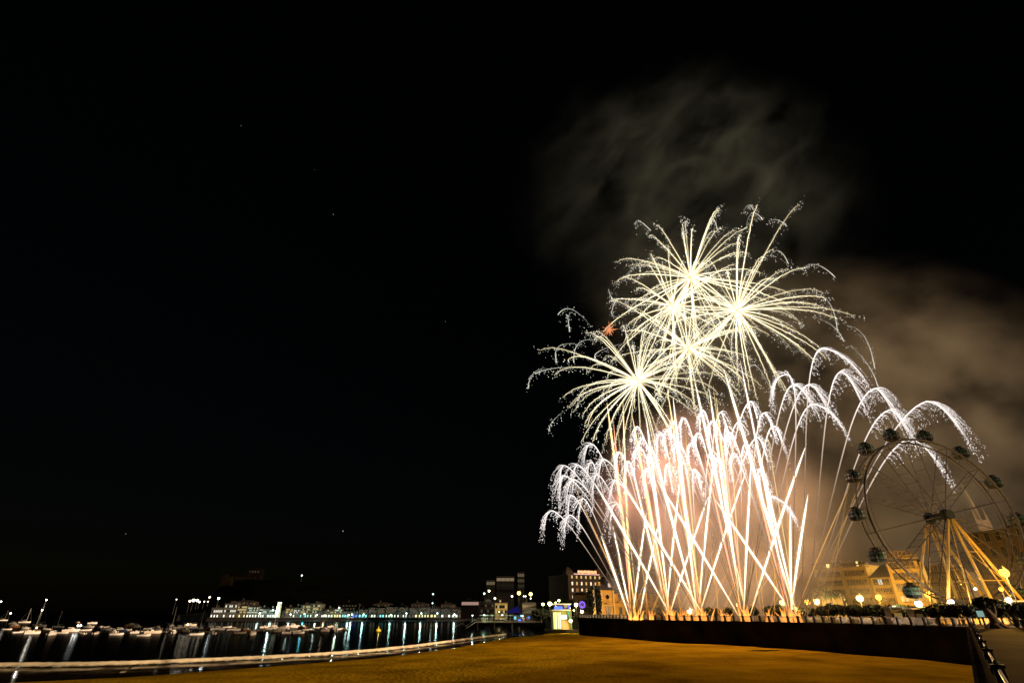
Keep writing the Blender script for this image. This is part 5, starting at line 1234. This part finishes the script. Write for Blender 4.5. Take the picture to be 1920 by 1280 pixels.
# ------------------------------------------------------------------ boats
def hull_mb(L, W, D, bow=1.0, stern=.85, sheer=.25):
    rings = []; n = 11
    for i in range(n):
        t = i / (n - 1); x = -L / 2 + L * t
        wd = W / 2 * (stern + (1 - stern) * min(1, t * 3)) * (1 - max(0, (t - .45) / .55) ** 2.2 * .97)
        top = D + sheer * max(0, t - .35) ** 1.5 * 1.6; keel = -.25 + .5 * max(0, (t - .7) / .3) ** 2
        rings.append([(x, -wd, top), (x + (0.12 if t > .9 else 0), -wd * .82, top * .35), (x, -wd * .35, keel), (x, wd * .35, keel), (x + (0.12 if t > .9 else 0), wd * .82, top * .35), (x, wd, top), (x, wd * .86, top - .05), (x, 0, top - .10), (x, -wd * .86, top - .05)])
    return MB().loft(rings)
def motorboat(L=6.2, cab=True, hullm=None, deckm=None):
    r = empty("motorboat", (0, 0, 0), "x", "boat")
    hull_mb(L, L * .36, .95).build("hull", hullm or M_white, r)
    c = MB(); a = L * .02
    if cab:
        c.loft([[(-a - L * .16, -.75, .9), (L * .26, -.55, 1.0), (L * .26, .55, 1.0), (-a - L * .16, .75, .9)], [(-a - L * .14, -.68, 1.75), (L * .10, -.5, 1.75), (L * .10, .5, 1.75), (-a - L * .14, .68, 1.75)], [(-a - L * .20, -.75, 1.84), (L * .12, -.55, 1.84), (L * .12, .55, 1.84), (-a - L * .20, .75, 1.84)]]); c.build("cabin", deckm or M_white, r)
        w_ = MB(); w_.box((-L * .06, -.745, 1.42), (L * .2, .06, .36)); w_.box((-L * .06, .745, 1.42), (L * .2, .06, .36)); w_.box((L * .185, 0, 1.45), (.08, .8, .42)); w_.build("window", M_glassd, r)
    else:
        c.box((-L * .05, 0, 1.15), (.9, .8, .6)); c.build("console", deckm or M_cream, r)
        w_ = MB(); w_.add([(L * .06, -.6, 1.3), (L * .06, .6, 1.3), (L * .0, .55, 1.8), (L * .0, -.55, 1.8)], [(0, 1, 2, 3)]); w_.build("windscreen", M_glassd, r)
    s_ = MB(); s_.box((-L * .33, 0, .98), (.5, L * .26, .35)); s_.build("bench", M_cream, r)
    e = MB(); e.loft([[(-L / 2 - .45 + x, y, z) for x, y in ((0, -.2), (.4, -.2), (.4, .2), (0, .2))] for z in (.15, .9, 1.35)]); e.box((-L / 2 - .2, 0, -.1), (.16, .12, .7)); e.build("outboard_motor", M_dark, r)
    g = MB(); g.tube([(L * .12, -L * .14, 1.05), (L * .14, -L * .14, 1.5), (L * .44, -.12, 1.75), (L * .46, .0, 1.76), (L * .44, .12, 1.75), (L * .14, L * .14, 1.5), (L * .12, L * .14, 1.05)], .035, 5); g.build("rail", M_rail, r)
    return r
def skiff(L=4.6, hullm=None):
    r = empty("rowing_boat", (0, 0, 0), "x", "boat")
    hull_mb(L, L * .38, .62, sheer=.35).build("hull", hullm or M_white, r)
    [MB().box((x * L, 0, .66), (.3, L * .32, .08)).build("bench", M_wood, r) for x in (-.28, 0, .22)]
    e = MB(); e.loft([[(-L / 2 - .35 + x, y, z) for x, y in ((0, -.15), (.3, -.15), (.3, .15), (0, .15))] for z in (.1, .7, 1.0)]); e.build("outboard_motor", M_dark, r)
    return r
def yacht(L=8.0, mast=10.5):
    r = empty("sailing_yacht", (0, 0, 0), "x", "boat")
    hull_mb(L, L * .30, 1.0, stern=.7).build("hull", M_white, r)
    c = MB(); c.loft([[(-L * .12, -.7, .95), (L * .25, -.4, 1.0), (L * .25, .4, 1.0), (-L * .12, .7, .95)], [(-L * .10, -.6, 1.45), (L * .18, -.35, 1.35), (L * .18, .35, 1.35), (-L * .10, .6, 1.45)]]); c.build("cabin", M_white, r)
    w_ = MB(); w_.box((L * .04, -.60, 1.22), (L * .18, .08, .16)); w_.box((L * .04, .60, 1.22), (L * .18, .08, .16)); w_.build("window", M_glassd, r)
    m_ = MB(); m_.tube([(L * .1, 0, 1), (L * .1, 0, mast)], [.11, .07], 6); m_.tube([(L * .1, 0, 2.1), (-L * .36, 0, 2.0)], .13, 6); m_.tube([(L * .1, -.9, mast * .6), (L * .1, .9, mast * .6)], .035, 4); m_.build("mast", M_rail, r)
    q = MB(); q.tube([(L * .49, 0, 1.2), (L * .1, 0, mast)], .022, 4); q.tube([(-L * .49, 0, 1.0), (L * .1, 0, mast)], .02, 4); q.build("rigging", M_rail, r)
    return r
BP = {'m': motorboat(), 'o': motorboat(5.4, False), 'b': motorboat(6.8, True, M_blue, M_white), 'w': motorboat(6.0, True, M_wood, M_cream), 's': skiff(), 'y': yacht(), 'c': motorboat(5.8, False, M_cream, M_white)}
used = set()
DESC = {'m': 'white cabin motorboat', 'o': 'open white motorboat', 'b': 'dark-hulled white-cabined motorboat', 'w': 'wooden cream-cabined motorboat', 's': 'small white rowing boat', 'y': 'bare-masted white sailing yacht', 'c': 'open cream motorboat'}
BOATS = [(6, 1163, 'y', 25), (24, 1170, 'm', -10), (33, 1186, 's', 60), (46, 1167, 'y', 10), (48, 1184, 's', 10), (28, 1176, 'w', 0), (72, 1174, 'y', 175), (47, 1179, 'o', 170), (98, 1190, 'm', 100), (108, 1176, 'y', 170), (72, 1184, 's', 140), (132, 1184, 'm', 5), (145, 1169, 'w', 170),
         (160, 1182, 's', 20), (173, 1169, 'o', 15), (187, 1180, 'b', 150), (180, 1188, 's', 95), (206, 1181, 'c', 175), (219, 1190, 's', 5), (224, 1183, 'b', 20), (256, 1176, 'm', 170), (256, 1187, 'o', 20), (270, 1192, 's', 8), (246, 1174, 'w', 10),
         (293, 1181, 'm', 165), (316, 1184, 'b', 170), (326, 1187, 'm', 110), (304, 1185, 's', 170), (336, 1178, 'm', 10), (357, 1173, 'c', 15), (322, 1175, 'y', 120), (369, 1190, 's', 10), (376, 1180, 'y', 160), (395, 1180, 'w', 100), (401, 1188, 's', 130), (438, 1182, 'm', 5),
         (461, 1183, 'w', 170), (474, 1190, 'm', 100), (507, 1180, 'm', 15), (512, 1176, 'y', 90), (522, 1184, 'c', 170), (526, 1177, 's', 20), (541, 1187, 's', 5), (549, 1176, 'm', 30), (554, 1184, 's', 15), (566, 1178, 'w', 160), (576, 1181, 's', 30), (597, 1177, 's', 0), (614, 1183, 'c', 10), (624, 1184, 'm', 140), (622, 1176, 'o', 20), (647, 1180, 's', 160), (14, 1180, 's', 20), (60, 1188, 'o', 30), (88, 1180, 's', 160), (118, 1187, 's', 10), (153, 1188, 's', 170), (166, 1176, 'm', 15), (196, 1176, 's', 30), (212, 1186, 'o', 160), (236, 1182, 's', 15), (279, 1179, 's', 10), (286, 1187, 'c', 20), (346, 1184, 'm', 150), (352, 1178, 's', 10), (364, 1180, 'b', 30), (386, 1185, 's', 165), (408, 1181, 'm', 20), (426, 1176, 's', 10), (450, 1187, 's', 20), (486, 1183, 's', 165), (497, 1177, 'o', 15), (533, 1179, 'm', 165), (560, 1187, 's', 15), (586, 1183, 's', 170), (606, 1178, 's', 160), (634, 1180, 's', 15)]
BOATS.sort(key=lambda b: b[0])
rb = random.Random(9)
cnt = {}
for i, (px, py, kd, deg) in enumerate(BOATS):
    p = gnd(px, py, 0.0); s_ = rb.uniform(.66, .92)
    if p.y > 400: s_ *= .9
    if kd in used: o = copy_tree(BP[kd])
    else: o = BP[kd]; used.add(kd)
    o.location = (p.x, p.y, -.05); o.rotation_euler = (R(rb.uniform(-2, 2)), R(rb.uniform(-1, 1)), R(deg + rb.uniform(-12, 12))); o.scale = (s_, s_, s_)
    cnt[kd] = cnt.get(kd, 0) + 1
    tag(o, "%s in the bay, %s such boat from the left" % (DESC[kd], ordw(cnt[kd] - 1)), "boat", "boats moored in the bay")
for (px, py, Y, c, pw, lb) in ((87, 1124, 250, (1, .95, .8), 250, 'high anchor light over the yachts at the far left'), (79, 1143, 250, (1, .95, .8), 300, 'lower white light on the mast under the high anchor light'), (146.5, 1172, 215, (1, 1, .95), 160, 'left one of two white deck lights side by side'), (151.5, 1172, 215, (1, 1, .95), 120, 'right one of two white deck lights side by side'),
                           (69, 1176, 235, (1, .6, .2), 200, 'amber deck light low on the water at the far left'), (352, 1170, 240, (1, .78, .5), 360, 'warm deck light behind the moored motorboats'), (20, 1149, 300, (1, .9, .8), 100, 'small white boat light near the left edge'), (2, 1127, 300, (1, .9, .8), 200, 'white mast light at the very left edge'), (610, 1173, 330, (1, .6, .4), 300, 'faint pink deck light among the right-hand boats')):
    p = at(px, py, Y); root = empty("anchor_light", (p.x, Y, 0), lb, "boat light", "anchor and deck lights in the bay")
    MB().tube([(0, 0, -.5), (0, 0, p.z - .15)], .05, 6).build("pole", M_rail, root); MB().loft([[(.6 * math.cos(q), .6 * math.sin(q), -.2) for q in range(6)], [(.5 * math.cos(q), .5 * math.sin(q), .35) for q in range(6)]]).build("float", M_dark, root)
    MB().ball((0, 0, p.z), .30 if Y < 260 else .36, 10, 7).build("globe", glow("anchor_globe_%d" % int(c[1] * 100), c, 9), root, True)
    d = bpy.data.lights.new("lamp_light", 'POINT'); d.energy = pw; d.color = c; d.shadow_soft_size = .3; l = bpy.data.objects.new("lamp_light", d); COL.objects.link(l); l.parent = root; l.location = (0, -.9, p.z)
p = gnd(709, 1183, 0.0); root = empty("mooring_buoy", (p.x, p.y, 0), "yellow buoy floating alone right of the boats", "buoy")
MB().ball((0, 0, .25), 1.05, 14, 8, .72).build("float", mat("buoy_yellow", (.75, .52, .06), .5), root, True); MB().tube([(0, 0, .9), (0, 0, 1.7)], [.22, .1], 8).build("top_mark", mat("buoy_yellow", (0, 0, 0)), root)
dl = bpy.data.lights.new("lamp_light", 'POINT'); dl.energy = 60; dl.color = (1, .85, .3); dl.shadow_soft_size = .1; l = bpy.data.objects.new("lamp_light", dl); COL.objects.link(l); l.parent = root; l.location = (.6, -1.7, 1.4)

# ------------------------------------------------------------------ a few stars
for i, (px, py, s_) in enumerate([(643, 995, 1.0), (236, 1000, .6), (835, 603, .6), (452, 236, .6), (625, 402, .7), (590, 318, .4)]):
    p = EYE + ray(px, py).normalized() * 6000
    o = MB().ball((0, 0, 0), 4.2 * s_, 6, 4).build("star", G_("starlight_%d" % int(s_ * 10), (.85, .92, 1), .9 * s_)); o.location = p
    tag(o, "single faint star in the black sky, %s" % ["the brightest one, above the hill", "low at the left", "level with the golden bursts", "high at the left", "high near the middle", "dimmest and near the middle"][i], "star")
